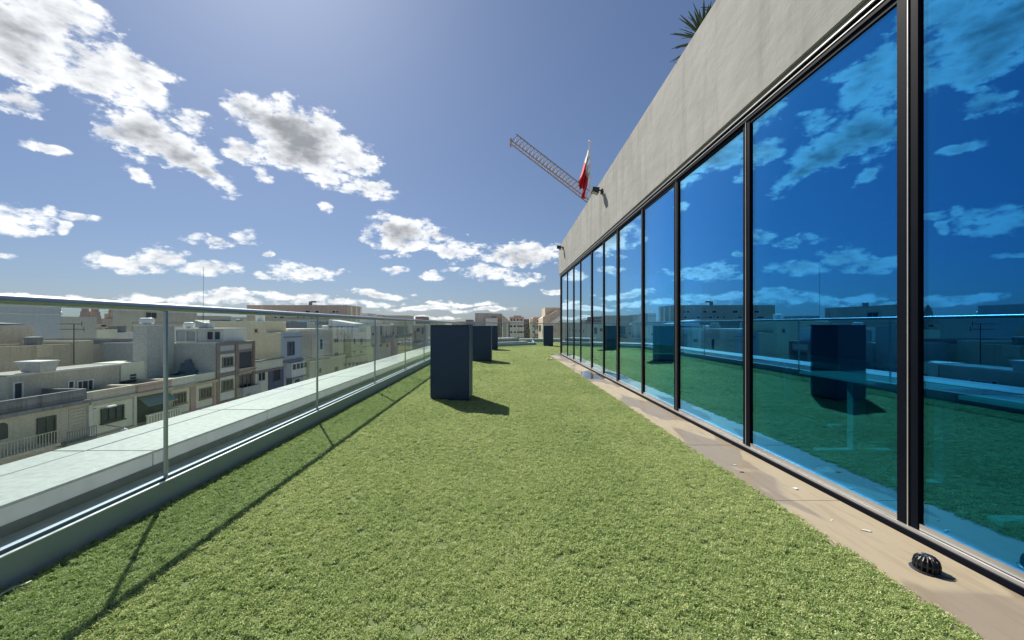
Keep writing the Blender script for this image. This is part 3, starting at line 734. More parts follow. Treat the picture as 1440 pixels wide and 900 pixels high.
# ================================================================== THINGS ON THE TERRACE
def navy_box(label, corners, H):
    """corners FL, FR, BR, BL on the floor"""
    c = sum((Vector((*p, 0)) for p in corners), Vector()) / 4
    t = thing('navy_pedestal', label, 'pedestal box', (c.x, c.y, 0), 'navy boxes along the terrace')
    def ins(e): return [(c.x + (p[0] - c.x) * e, c.y + (p[1] - c.y) * e) for p in corners]
    q = ins(.965); MB().hexa([(*p, .0) for p in q], [(*p, .03) for p in q]).build('plinth', BLACKP, t)
    q = corners; MB().hexa([(*p, .03) for p in q], [(*p, H - .024) for p in q]).build('body', NAVY, t, bevel=.006)
    q = ins(.985); MB().hexa([(*p, H - .0239) for p in q], [(*p, H - .018) for p in q]).build('shadow_gap', BLACKP, t)
    q = ins(1.003); MB().hexa([(*p, H - .0178) for p in q], [(*p, H) for p in q]).build('lid', NAVY, t, bevel=.004)
def corners(fl, fr, depth):
    fl, fr = Vector(fl), Vector(fr); w = (fr - fl).normalized(); n = Vector((-w.y, w.x)); 
    return [tuple(fl), tuple(fr), tuple(fr + n * depth), tuple(fl + n * depth)]
A = floor_at(605, 562); B = floor_at(659.5, 565.5)
c_ = [(A[0], A[1]), (B[0], B[1]), (B[0] + .015, B[1] + .50), (A[0] + .015, A[1] + .50)]
navy_box('tall navy metal box nearest the camera, standing on the turf', c_, 1.152)
B2 = floor_at(690.5, 509); 
navy_box('tall navy metal box, second in the row, half hidden by the nearest one', [(B2[0] - .62, B2[1] + .15), (B2[0], B2[1]), (B2[0] + .02, B2[1] + .5), (B2[0] - .6, B2[1] + .65)], 1.125)
B3 = floor_at(699.6, 492.4)
navy_box('tall navy metal box, third in the row, farthest on the left side', [(B3[0] - .62, B3[1] + .12), (B3[0], B3[1]), (B3[0] + .02, B3[1] + .5), (B3[0] - .6, B3[1] + .62)], 1.115)
B4 = floor_at(778, 487.2); A4 = floor_at(764.5, 487.0)
navy_box('tall navy metal box standing alone near the far building corner', [(A4[0], A4[1]), (B4[0], B4[1]), (B4[0] + .03, B4[1] + .5), (A4[0] + .03, A4[1] + .5)], 1.11)

# roof drain dome
dc = floor_at(1303, 803); dx, dyy = dc[0], dc[1]
rd = thing('roof_drain', 'black domed drain grate on the beige tiles by the glass doors', 'drain', (dx, dyy, .004))
MB().lathe((dx, dyy, .0045), [(.058, 0), (.060, .004), (.052, .008), (.043, .009)], 24).build('flange', BLACKP, rd, smooth=True)
for k in range(16):
    t = 2 * math.pi * k / 16; pts_ = []
    for s, (rr, hh) in enumerate(((.044, .010), (.046, .034), (.041, .056), (.029, .069), (.014, .073))):
        pts_.append((dx + rr * math.cos(t + .04 * s), dyy + rr * math.sin(t + .04 * s), hh))
    MB().path(pts_, .0036, 6).build('rib', BLACKP, rd)
MB().lathe((dx, dyy, .068), [(.006, 0), (.017, .001), (.017, .007), (.006, .009)], 16).build('cap', BLACKP, rd, smooth=True)
MB().lathe((dx, dyy, .033), [(.0435, 0), (.0475, 0), (.0475, .005), (.0435, .005)], 24).build('ring', BLACKP, rd)
MB().lathe((dx, dyy, .006), [(.024, 0), (.024, .045), (.010, .05)], 12).build('throat', BLACKP, rd)
lfp = floor_at(1326, 811)
# scraps on the tiles and the turf
def chip(name, label, px, py, sx, sy, h, mat, z=.0046, rz=0, cat='scrap'):
    p = floor_at(px, py, z); r = random.Random(px); m = MB(); n = 7; poly = []
    for i in range(n):
        t = 2 * math.pi * i / n; q = r.uniform(.7, 1.15); u, v = sx * q * math.cos(t), sy * q * math.sin(t)
        poly.append((p[0] + u * math.cos(rz) - v * math.sin(rz), p[1] + u * math.sin(rz) + v * math.cos(rz)))
    vs = [(x, y, z) for x, y in poly] + [(p[0] + (x - p[0]) * .8, p[1] + (y - p[1]) * .8, z + h * r.uniform(.6, 1.2)) for x, y in poly]
    m.add(vs, [tuple(range(n))[::-1], tuple(range(n, 2 * n))] + [(i, (i + 1) % n, n + (i + 1) % n, n + i) for i in range(n)])
    return tag(m.build(name, mat), label, cat)
chip('paper_scrap', 'small white scrap lying on the tiles nearest the drain', 1218, 747, .030, .010, .006, CHIP, rz=-.5)
chip('stone_chip', 'pale crumbled chip on the tiles in front of the second wide pane', 1119, 688, .022, .014, .008, CHIP)
chip('stone_chip', 'tiny pale chip on the wet tile midway along the near strip', 1170, 732, .008, .006, .004, CHIP)
chip('paper_scrap', 'flat pale scrap on the tiles beside the turf edge', 1033, 654, .022, .008, .003, CHIP, rz=.3)
chip('dry_leaf', 'small dark dry leaf on the tiles next to the turf edge', 1043, 664, .018, .010, .004, CHIPD)
chip('dry_leaf', 'dark leaf lying flat against the rim of the drain', 1328, 812, .05, .014, .003, CHIPD, rz=-.3)
chip('paper_scrap', 'left one of two white scraps on the turf by the far tiles', 770.5, 505.5, .05, .05, .03, CHIP, z=.03)
chip('paper_scrap', 'right one of two white scraps on the turf by the far tiles', 775, 505.2, .05, .05, .03, CHIP, z=.03)
pc = [floor_at(x, y, .022) for x, y in ((-30, 852), (-10, 842), (8, 832), (22, 825), (36, 821), (44, 817))]
tag(MB().path(pc, .0035, 6).build('white_cable', WCABLE), 'thin white cable lying along the kerb at the lower left', 'cable')

# ================================================================== THE TOWN
def house(name, label, loc, cat='house', group=None): return thing(name, label, cat, loc, group)
def win_x(root, X, y0, y1, z0, z1, frame=WFRAME, glass=WGLASS, fw=.09, dep=.08, bars=1, sill=True, name='window'):
    """window on a wall that faces +X at X: proud frame, recessed pane, sill"""
    y0, y1 = min(y0, y1), max(y0, y1); z0, z1 = min(z0, z1), max(z0, z1)
    m = MB(); m.box(X + .002, X + dep, y0, y0 + fw, z0, z1); m.box(X + .002, X + dep, y1 - fw, y1, z0, z1)
    m.box(X + .003, X + dep, y0 + fw, y1 - fw, z1 - fw, z1 - .001); m.box(X + .003, X + dep, y0 + fw, y1 - fw, z0 + .001, z0 + fw)
    for b in range(bars):
        yb = y0 + (y1 - y0) * (b + 1) / (bars + 1); m.box(X + .02, X + dep - .02, yb - .025, yb + .025, z0 + fw, z1 - fw)
    w = m.build(name, frame, root)
    bx(X + .004, X + .018, y0 + fw, y1 - fw, z0 + fw, z1 - fw).build('pane', glass, w)
    if sill: bx(X + .002, X + dep + .08, y0 - .08, y1 + .08, z0 - .09, z0 - .002).build('sill', frame, w)
    return w
def win_y(root, Y, x0, x1, z0, z1, frame=WFRAME, glass=WGLASS, fw=.09, dep=.08, bars=1, sill=True, name='window'):
    x0, x1 = min(x0, x1), max(x0, x1); z0, z1 = min(z0, z1), max(z0, z1)
    m = MB(); m.box(x0, x0 + fw, Y - dep, Y - .002, z0, z1); m.box(x1 - fw, x1, Y - dep, Y - .002, z0, z1)
    m.box(x0 + fw, x1 - fw, Y - dep, Y - .003, z1 - fw, z1 - .001); m.box(x0 + fw, x1 - fw, Y - dep, Y - .003, z0 + .001, z0 + fw)
    for b in range(bars):
        xb = x0 + (x1 - x0) * (b + 1) / (bars + 1); m.box(xb - .025, xb + .025, Y - dep + .02, Y - .02, z0 + fw, z1 - fw)
    w = m.build(name, frame, root)
    bx(x0 + fw, x1 - fw, Y - .018, Y - .004, z0 + fw, z1 - fw).build('pane', glass, w)
    if sill: bx(x0 - .08, x1 + .08, Y - dep - .08, Y - .002, z0 - .09, z0 - .002).build('sill', frame, w)
    return w
def wx(root, xa, xb, ya, yb, a=30.0, **k):
    """window given by its photo box on the street facade at X = -a"""
    xm = (xa + xb) / 2; return win_x(root, -a, fy(xa, a), fy(xb, a), fz(xm, yb, a), fz(xm, ya, a), **k)
def wy(root, xa, xb, ya, yb, Y, **k):
    p, q = at(xa, yb, Y), at(xb, ya, Y); return win_y(root, Y, p[0], q[0], p[2], q[2], **k)
def body(root, X0, X1, Y0, Y1, zt, mat, z0=GZ, par=.35, parmat=None, name='wall'):
    """solid body, a parapet round the roof and a screed roof inside it"""
    o = bx(X0, X1, Y0, Y1, z0, zt - par).build(name, mat, root)
    pm = parmat or mat; t = .22
    m = MB(); m.box(X0, X1, Y0, Y0 + t, zt - par + .001, zt); m.box(X0, X1, Y1 - t, Y1, zt - par + .001, zt)
    m.box(X0, X0 + t, Y0 + t, Y1 - t, zt - par + .001, zt); m.box(X1 - t, X1, Y0 + t, Y1 - t, zt - par + .001, zt)
    m.build('parapet', pm, root)
    bx(X0 + t, X1 - t, Y0 + t, Y1 - t, zt - par + .001, zt - par + .03).build('roof', ROOFM, root)
    return o
def band(root, X, y0, y1, z0, z1, proud, mat, name='cornice'): return bx(X + .001, X + proud, y0, y1, z0, z1).build(name, mat, root)
def balcony(root, X, y0, y1, z, proud, mat, h=.95, kind='bars'):
    s = bx(X + .001, X + proud, y0, y1, z - .18, z).build('balcony', mat, root)
    if kind == 'bars':
        m = MB(); m.box(X + proud - .06, X + proud - .01, y0, y1, z + h - .05, z + h)
        n = max(4, int((y1 - y0) / .16))
        for i in range(n + 1):
            yy = y0 + .01 + (y1 - y0 - .05) * i / n; m.box(X + proud - .05, X + proud - .02, yy, yy + .03, z, z + h - .05)
        tag(m.build('railing', mat, s), kind='stuff')
    elif kind == 'balusters':
        bx(X + proud - .22, X + proud, y0, y1, z + h - .14, z + h).build('coping', mat, s)
        n = max(4, int((y1 - y0) / .28))
        for i in range(n + 1):
            yy = y0 + .03 + (y1 - y0 - .22) * i / n
            bx(X + proud - .17, X + proud - .05, yy, yy + .14, z + .001, z + h - .141).build('baluster', mat, s)
    else:
        m = MB(); m.box(X + proud - .12, X + proud, y0, y1, z, z + h); m.box(X + .01, X + proud - .12, y0, y0 + .12, z, z + h); m.box(X + .01, X + proud - .12, y1 - .12, y1, z, z + h)
        m.build('parapet', mat, s)
    return s

# ---------------- street row, facades on X = -30 (from the left of the photograph to the right)
XF = -30.0
# first house: dark cornice, arched window, balcony
h = house('town_house', 'soot-stained house at the far left with an arched window and a long balcony', (XF, 24, GZ))
y0, y1 = fy(-140), fy(122)
body(h, -41, XF, y0, y1, -3.42, STONE2, par=.75, parmat=SOOT)
band(h, XF, y0, y1, -4.42, -4.17, .38, SOOT); band(h, XF, y0, y1, -4.62, -4.421, .2, STONE2)
m = MB(); ya, yb, za, zb = fy(-7), fy(10), fz(2, 618), fz(2, 601); arc = [(ya, za), (yb, za)] + [((ya + yb) / 2 + (yb - ya) / 2 * math.cos(t), zb + (yb - ya) / 2 * math.sin(t)) for t in [math.pi * i / 10 for i in range(11)]]
w = MB().prism([((ya + yb) / 2 + (u - (ya + yb) / 2) * 1.22, (za + zb) / 2 + (v - (za + zb) / 2) * 1.12) for u, v in arc], 'x', XF + .002, XF + .05).build('arched_window', STONE, h); MB().prism(arc, 'x', XF + .0501, XF + .07).build('pane', SHUT, w)
w = wx(h, 51, 78, 586, 626, frame=SHUT, glass=SHUT, bars=1, sill=False, name='door')
balcony(h, XF, fy(-140), fy(62), fz(20, 633), 1.1, STONE2, h=.85, kind='bars')
for k in range(7):
    z = fz(108, 574 + 4.6 * k); bx(XF + .001, XF + .05, fy(96), fy(120), z - .16, z - .02).build('stone_course', STONE2, h)
balcony(h, XF, fy(78), fy(121), fz(100, 619), .8, DARKG, h=.8, kind='bars')
# its rooftop room
rr = bx(-35.6, -33, fy(12, 33), fy(168, 33), -4.0, -2.3).build('roof_room', STONE2, h)
bx(-35.6, -33.1, fy(11, 33), fy(169, 33), -2.299, -2.2).build('room_roof', ROOFM, h); bx(-33.099, -32.9, fy(11, 33), fy(169, 33), -2.299, -2.17).build('roof_edge', WHITEW, h)
wx(h, 17, 32, 537, 562, a=33, frame=PALE, glass=SHUT, bars=0, sill=False, name='door')
wx(h, 94, 104, 535, 547, a=33, frame=WFRAME, glass=SHUT, bars=0); wx(h, 107, 131, 534, 551, a=33, frame=PALE, glass=SHUT, bars=2)
bx(-35.5, -33.0, fy(170, 33), fy(203, 33), -3.7, -2.15).build('roof_room', CREAM, h)
for k in range(3): bx(-32.999, -32.95, fy(183, 33), fy(191, 33), fz(187, 527 + 4 * k, 33) - .12, fz(187, 527 + 4 * k, 33) + .05).build('louvre', SHUT, h)
def roof_tank(label, c, r0, r1, hh, mat=TANKG, group='water tanks on the roofs'):
    t = thing('water_tank', label, 'water tank', c, group)
    MB().lathe(c, [(r0, 0), (r1, hh), (r1 + .06, hh + .001), (r1 + .06, hh + .08), (r1 * .3, hh + .14)], 18).build('tank', mat, t, smooth=True); return t
p = at(57, 530, 28.2)
t = thing('rooftop_hopper', 'grey tapered concrete box on the roof room above the arched-window house', 'roof box', (p[0], p[1], -2.17))
MB().hexa([(p[0] - .8, p[1] - .45, -2.168), (p[0] + .5, p[1] - .45, -2.168), (p[0] + .5, p[1] + .5, -2.168), (p[0] - .8, p[1] + .5, -2.168)], [(p[0] - 1.05, p[1] - .6, -1.45), (p[0] + .65, p[1] - .6, -1.45), (p[0] + .65, p[1] + .6, -1.45), (p[0] - 1.05, p[1] + .6, -1.45)]).build('shell', GREYW, t)
bx(p[0] - 1.1, p[0] + .7, p[1] - .65, p[1] + .65, -1.449, -1.38).build('lid', WHITEW, t)
# second house
h = house('town_house', 'pale house with one dark three-part window in a framed panel', (XF, 30.5, GZ))
y0, y1 = fy(122.3), fy(190)
body(h, -41, XF, y0, y1, -3.72, STONE, par=.3)
band(h, XF, y0, y1, -4.62, -4.40, .3, STONE2); band(h, XF, y0, y1, -7.2, -7.0, .18, STONE2)
for xa, xb in ((122.5, 128), (186.5, 189.8)): bx(XF + .001, XF + .14, fy(xa), fy(xb), -7.0, -4.63).build('pilaster', PALE, h)
bx(XF + .001, XF + .05, fy(130), fy(185), -6.85, -4.75).build('panel', CREAM, h)
wx(h, 141, 173, 572, 592, a=29.95, frame=SHUT, glass=SHUT, bars=2, dep=.13)
# third: loggia with green awning
h = house('town_house', 'house with a green awning over a loggia and a balustraded balcony', (XF, 34, GZ))
y0, y1 = fy(190.3), fy(241)
body(h, -41, XF, y0, y1, -3.72, TAN, par=.3)
band(h, XF, y0, y1, -4.72, -4.42, .28, TAN); bx(XF + .001, XF + .1, y0 + .1, y1 - .1, -4.40, -3.85).build('frieze', PINK, h)
bx(XF + .001, XF + .05, fy(193), fy(236), -6.9, -4.75).build('opening', SHUT, h)
ya, yb = fy(193.5), fy(236)
MB().hexa([(XF + .05, ya, -4.9), (XF + .9, ya, -5.55), (XF + .9, yb, -5.55), (XF + .05, yb, -4.9)], [(XF + .05, ya, -4.85), (XF + .93, ya, -5.5), (XF + .93, yb, -5.5), (XF + .05, yb, -4.85)]).build('awning', AWN, h)
balcony(h, XF, fy(191), fy(241) - .05, fz(214, 592), 1.0, CREAM, h=.85, kind='balusters')
# fourth: two windows, pink pilaster
h = house('town_house', 'cream house with two barred windows either side of a pink pilaster', (XF, 39, GZ))
y0, y1 = fy(241.3), fy(303)
body(h, -41, XF, y0, y1, -3.72, CREAM, par=.3)
band(h, XF, y0, y1, -4.75, -4.5, .28, TAN); band(h, XF, y0, y1, -7.25, -7.05, .16, TAN)
for xa, xb in ((266.5, 274), (299, 302.8)): bx(XF + .001, XF + .12, fy(xa), fy(xb), -8, -4.76).build('pilaster', PINK, h)
wx(h, 243, 261, 552, 568, frame=BROWNT, glass=SHUT, bars=3, dep=.12); wx(h, 280, 297, 545, 560, frame=BROWNT, glass=SHUT, bars=3, dep=.12)
# stair tower behind them
h = house('stair_tower', 'plain grey stair tower carrying a white water tank', (-36, 40, -4), 'tower')
bx(-35.55, -34.2, 38.2, 41.4, -4.1, 1.08).build('wall', GREYW, h); bx(-35.6, -34.15, 38.15, 41.45, 1.081, 1.16).build('coping', PALE, h)
def hor_tank(label, x, y, z, r, ln, mat, axis='x', group='water tanks on the roofs'):
    t = thing('water_tank', label, 'water tank', (x, y, z), group)
    MB().lathe((x - (ln / 2 if axis == 'x' else 0), y - (ln / 2 if axis == 'y' else 0), z + r + .05), [(r * .35, -.06), (r * .8, -.02), (r, .06), (r, ln - .06), (r * .8, ln + .02), (r * .35, ln + .06)], 16, axis).build('tank', mat, t, smooth=True)
    bx(x - .1, x + .1, y - .1, y + .1, z, z + r * .6).build('cradle', ALU, t)
hor_tank('white cylindrical tank on the grey stair tower', -34.95, 39.0, 1.16, .32, 1.1, TANKW, 'x')
# fifth: tall grey party wall, brown framed facade
h = house('town_house', 'taller house with brown framed facade and blank grey side wall', (XF, 44.5, GZ))
y0, y1 = 41.5, 47.86
body(h, -42, XF, y0, y1, -.72, GREYW, par=.22)
for xa, xb in ((303.2, 307.6), (329.8, 333.6), (354.6, 357.2)): bx(XF + .001, XF + .16, fy(xa), fy(xb), -9, -.74).build('pilaster', BROWNT, h)
for za, zb in ((-1.05, -.75), (-1.95, -1.72), (-4.35, -4.0), (-7.2, -6.95)): bx(XF + .001, XF + .14, fy(307.8), fy(329.6), za, zb).build('string_course', BROWNT, h); bx(XF + .001, XF + .14, fy(333.8), fy(354.4), za, zb).build('string_course', BROWNT, h)
bx(XF + .001, XF + .04, fy(307.8), fy(329.6), -6.9, -4.4).build('panel', PALE, h); bx(XF + .001, XF + .04, fy(307.8), fy(329.6), -3.95, -2.0).build('panel', PALE, h)
wx(h, 312, 327, 502, 515, a=29.96, frame=BROWNT, glass=SHUT, bars=2, dep=.13); wx(h, 311, 327, 534, 549, a=29.96, frame=BROWNT, glass=SHUT, bars=2, dep=.13)
wx(h, 334.5, 353.5, 493, 519, frame=BROWNT, glass=SHUT, bars=0, dep=.1, sill=False, name='loggia'); wx(h, 334.5, 353.5, 526, 549, frame=BROWNT, glass=WGLASS, bars=2, dep=.1, sill=False, name='loggia')
balcony(h, XF, fy(331), fy(357), fz(345, 552), .9, GREYW, h=.8, kind='solid'); balcony(h, XF, fy(333.5), fy(354.5), fz(345, 521), .3, TAN, h=.35, kind='solid')
# roof room with glass front
bx(-35.8, -30.6, 43.5, 47.4, -.9, .62).build('roof_room', PALE, h); bx(-36.0, -30.4, 43.1, 47.6, .621, .80).build('room_roof', PALE, h)
for xa, xb in ((248, 262), (262, 277)): wy(h, xa, xb, 464.5, 481, 43.5, frame=ALU, glass=TANKG, bars=0, sill=False)
for xa, xb in ((291, 301), (301.5, 311)): wy(h, xa, xb, 465.5, 478.5, 43.5, frame=WFRAME, glass=SHUT, bars=0, sill=False)
hor_tank('white tank left of a grey one on the glazed roof room', -34.9, 44.2, .80, .3, 1.0, TANKW, 'x')
t = thing('water_tank', 'grey box-shaped tank on the glazed roof room', 'water tank', (-33.2, 44.5, .8), 'water tanks on the roofs')
bx(-33.75, -32.65, 44.0, 45.0, .801, 1.32).build('tank', TANKG, t, bevel=.03); bx(-33.8, -32.6, 43.95, 45.05, 1.321, 1.36).build('lid', PALE, t)
# sixth: low two-bay house
h = house('town_house', 'low white house with a small window and a dark navy door bay', (XF, 51, GZ))
y0, y1 = 47.88, 54.2
body(h, -41, XF, y0, y1, -3.2, CREAM, par=.3)
band(h, XF, y0, y1, -3.35, -3.18, .2, DARKG); band(h, XF, y0, y1, -4.75, -4.5, .22, BROWNT)
bx(XF + .001, XF + .1, fy(377), fy(398), -10, -4.76).build('door_bay', NAVYW, h)
wx(h, 384, 394, 517, 536, a=29.9, frame=NAVYW, glass=WGLASS, bars=0, name='door', sill=False)
wx(h, 362, 373, 522, 536, frame=PALE, glass=WGLASS, bars=1); band(h, XF, y0, fy(376), -8.1, -7.9, .15, BROWNT)
# seventh: blue-grey facade with yellow party wall
h = house('town_house', 'narrow blue-grey house with a boxed balcony and yellow side wall', (XF, 56.7, GZ))
y0, y1 = 54.22, 59.2
bx(-36, XF - .3, y0, y1, GZ, .1).build('side_wall', YELLOW, h); bx(XF - .299, XF, y0 - .05, y1, GZ, .16).build('facade', BLUEF, h)
bx(-40, -32.3, y0 + .02, y1 - .1, .101, 1.55).build('roof_room', YELLOW, h); bx(-40.1, -32.2, y0 - .02, y1 - .06, 1.551, 1.68).build('room_roof', CREAM, h)
bx(-43, -36.001, y0 + .01, y1, GZ, .1).build('rear_wing', YELLOW, h)
wy(h, 358, 363, 462, 468, y0 + .02, frame=TAN, glass=SHUT, bars=0)
band(h, XF, y0 - .05, y1, -.62, -.5, .12, DARKG, 'string_course'); band(h, XF, y0 - .05, y1, -4.05, -3.75, .3, DARKG)
wx(h, 404, 413.5, 480.5, 500, frame=NAVYW, glass=WGLASS, bars=1, dep=.12, sill=False)
bb = bx(XF + .001, XF + .75, fy(402.5), fy(423), -6.15, -4.15).build('box_balcony', PALE, h)
for k in range(4):
    ya = fy(402.5) + .3 + k * 1.05; win = bx(XF + .751, XF + .78, ya, ya + .8, -5.1, -4.35).build('pane', SHUT, bb)
bx(XF + .001, XF + .85, fy(402), fy(423.5), -6.35, -6.151).build('balcony_slab', DARKG, h)
for xa, xb in ((401, 411), (413.5, 421.5)): wx(h, xa, xb, 532, 552, frame=PALE, glass=SHUT, bars=0, sill=False, name='garage_door')
# eighth: long beige stone house
h = house('town_house', 'long beige stone house with square windows and a round one below', (XF, 67, GZ))
y0, y1 = 59.22, fy(483)
body(h, -42, XF, y0, y1, .30, STONE2, par=.5, parmat=STONE)
bx(XF + .001, XF + .35, y0 + 1.5, y1 - .05, GZ, -4.6).build('lower_storeys', STONE2, h); band(h, XF, y0 + 1.5, y1 - .05, -4.6, -4.42, .5, CREAM)
bx(XF + .001, XF + .06, fy(438), fy(456), -4.3, -.95).build('panel', STONE, h); wx(h, 449, 453.5, 476, 492, a=29.94, frame=PALE, glass=SHUT, bars=0)
wx(h, 470, 475.5, 475.5, 482, frame=STONE, glass=SHUT, bars=1); wx(h, 470, 475.5, 495, 501.5, frame=STONE, glass=SHUT, bars=1); wx(h, 470, 475.5, 515, 523, a=29.65, frame=SAND, glass=SHUT, bars=0)
w = MB().lathe((XF + .351, fy(450, 29.65), fz(450, 521, 29.65)), [(.55, 0), (.55, .05)], 20, 'x').build('round_window', STONE, h); MB().lathe((XF + .402, fy(450, 29.65), fz(450, 521, 29.65)), [(.42, 0), (.42, .02)], 20, 'x').build('pane', SHUT, w)
bx(-38, -31, y0 + .4, fy(470), .301, .55).build('roof_slab', PALE, h)
# ninth: recessed dark bay then two tall windows
h = house('town_house', 'grey stone house with two tall narrow windows and a shaded recess', (XF, 81, GZ))
y0, y1 = fy(483.3), fy(515)
body(h, -42, XF - 1.2, y0, fy(494), -.6, DARKG, par=.3); body(h, -42, XF, fy(494) + .01, y1, -.35, STONE2, par=.5)
for xa, xb in ((496.5, 499.5), (506, 509.5)):
    wx(h, xa, xb, 475, 485, frame=STONE, glass=SHUT, bars=0); wx(h, xa, xb, 492.5, 497, frame=STONE, glass=SHUT, bars=0)
wx(h, 485, 488, 476, 484, a=31.2, frame=STONE, glass=SHUT, bars=0); wx(h, 484.5, 488, 494, 499, a=31.2, frame=STONE, glass=SHUT, bars=0)
bx(XF + .001, XF + .4, fy(485), y1, GZ, fz(500, 501)).build('lower_storeys', STONE2, h)
for xa, xb in ((484, 487), (490, 493), (495.5, 497.5), (500.5, 504), (506.5, 508.5), (511, 513.5)): wx(h, xa, xb, 510, 516, a=29.6, frame=SAND, glass=SHUT, bars=0, sill=False)
bx(-36, -31, fy(497), fy(514), -.349, .55).build('roof_room', BLUEG, h)
# tenth .. fourteenth: rows farther along
specs = [(515.2, 527.3, 1.25, PGREEN, 'pale green house front with stacked square windows', [(523, 527, 468, 472), (523, 527, 484.5, 488)]),
         (527.6, 550, 1.25, CREAM, 'cream house with vertical ribs and a projecting balcony', [(534.5, 536.5, 458, 472), (534, 536.5, 484, 487.5), (543.5, 545.5, 484, 487.5)]),
         (550.3, 575.5, 1.10, TAN, 'brownish stone house with a dark glazed upper floor', [(552, 554, 466, 471), (558, 573, 458, 470), (559, 562, 481.5, 486)]),
         (576, 606, 1.5, PGREEN, 'wide pale green block with a small balcony before the nearest navy box', [(586, 590, 461, 468), (593, 597, 460, 470)])]
for xa, xb, zt, mt, lb, ws in specs:
    h = house('town_house', lb, (XF, (fy(xa) + fy(xb)) / 2, GZ)); body(h, -43, XF, fy(xa), fy(xb), zt, mt, par=.4)
    for w_ in ws: wx(h, *w_, frame=STONE, glass=SHUT, bars=0, fw=.14)
    if mt is CREAM:
        for x_ in (529, 537.5, 543, 549): bx(XF + .001, XF + .3, fy(x_), fy(x_) + .5, -3.5, zt - .45).build('rib', PALE, h)
        balcony(h, XF, fy(535), fy(549), fz(542, 480), 1.2, STONE2, h=1.0, kind='solid')
    if mt is TAN: balcony(h, XF, fy(556), fy(575), fz(566, 473.5), 1.1, DARKG, h=.9, kind='bars')
    if lb.startswith('wide'): balcony(h, XF, fy(581), fy(592), fz(587, 483), 1.6, WHITEW, h=.5, kind='solid'); balcony(h, XF, fy(582.5), fy(588), fz(585, 476), .8, STONE, h=2.4, kind='solid')
h = house('distant_house', 'distant pale limestone house last in the street row', (XF, 190, GZ)); body(h, -45, XF, 165, 222, 1.6, STONE, par=.5)
for q in range(5): win_x(h, XF, 170 + q * 9, 172 + q * 9, -2.2, -.8, frame=STONE, glass=SHUT, bars=0)

# storeys below the ledge's sight line
for h_ in [o for o in bpy.data.objects if o.name.startswith('town_house') and o.parent is None]:
    w_ = [c for c in h_.children if c.name.split('.')[0] in ('wall', 'facade')]
    if not w_: continue
    ys_ = [v.co.y + ROOTLOC[h_.name].y for c in w_ for v in c.data.vertices]; ya, yb = min(ys_), max(ys_)
    n_ = max(1, min(4, int((yb - ya) / 2.6)))
    proud = .41 if any(c.name.startswith('lower_storeys') for c in h_.children) else .17
    for q in range(n_):
        yc = ya + (yb - ya) * (q + .5) / n_
        win_x(h_, XF + proud - .16 if proud > .3 else XF + .001, yc - .5, yc + .5, -10.9, -9.3, frame=PALE, glass=SHUT, bars=1, dep=.24)
        win_x(h_, XF + proud - .16 if proud > .3 else XF + .001, yc - .55, yc + .55, GZ + .15, GZ + 2.5, frame=BROWNT, glass=SHUT, bars=1, dep=.24, sill=False, name='door')
# cables and lamps on the facades
def cable(label, a_, b_, sag):
    a_, b_ = Vector(a_), Vector(b_); pts_ = []
    for i in range(15):
        t = i / 14; p = a_.lerp(b_, t); p.z -= sag * 4 * t * (1 - t); pts_.append(p)
    tag(MB().path(pts_, .03, 5).build('cable', WIRE), label, 'cable', 'cables along the facades')
cable('dark cable sagging from the blue-grey house across the beige stone house', (XF + .6, fy(424), fz(424, 501)), (XF + .6, fy(460), fz(460, 504)), .25)
cable('dark cable running along the cream and brown framed houses', (XF + .45, fy(241), fz(241, 545)), (XF + .45, fy(357), fz(357, 517)), .1)
cable('dark cable looping along the stone houses beyond the second glass post', (XF + .7, fy(450), fz(450, 500)), (XF + .7, fy(513), fz(513, 487)), .35)
def street_lamp(label, px, py, a_=28.6):
    Y, Z = fy(px, a_), fz(px, py, a_)
    t = thing('street_lamp', label, 'street lamp', (XF, Y, Z), 'wall lamps along the street')
    MB().tube((XF, Y, Z + .45), (-a_, Y, Z + .25), .035, 7).build('arm', ALU, t)
    MB().lathe((-a_, Y, Z), [(.05, -.22), (.20, -.14), (.26, 0), (.2, .14), (.06, .24)], 14).build('globe', LENSW, t, smooth=True)
street_lamp('white globe lamp just above the ledge in front of the pale panelled house', 174, 606)
street_lamp('white globe lamp below the brown framed house balcony', 354.5, 557)
street_lamp('white globe lamp in front of the long beige stone house', 435.5, 532)
street_lamp('white globe lamp in front of the two-tall-window house', 491.5, 517)
t = thing('street_lamp', 'flat lamp on a long thin arm across the pale panelled house', 'street lamp', (XF, fy(131), fz(131, 574)), 'wall lamps along the street')
MB().tube((XF, fy(131), fz(131, 575)), (XF + 2.2, fy(150, 27.8), fz(150, 571, 27.8)), .03, 6).build('arm', PALE, t)
q = (XF + 2.2, fy(157, 27.8), fz(157, 571.5, 27.8)); bx(q[0] - .12, q[0] + .12, q[1] - .35, q[1] + .3, q[2] - .03, q[2] + .07).build('head', LENSW, t, bevel=.02)

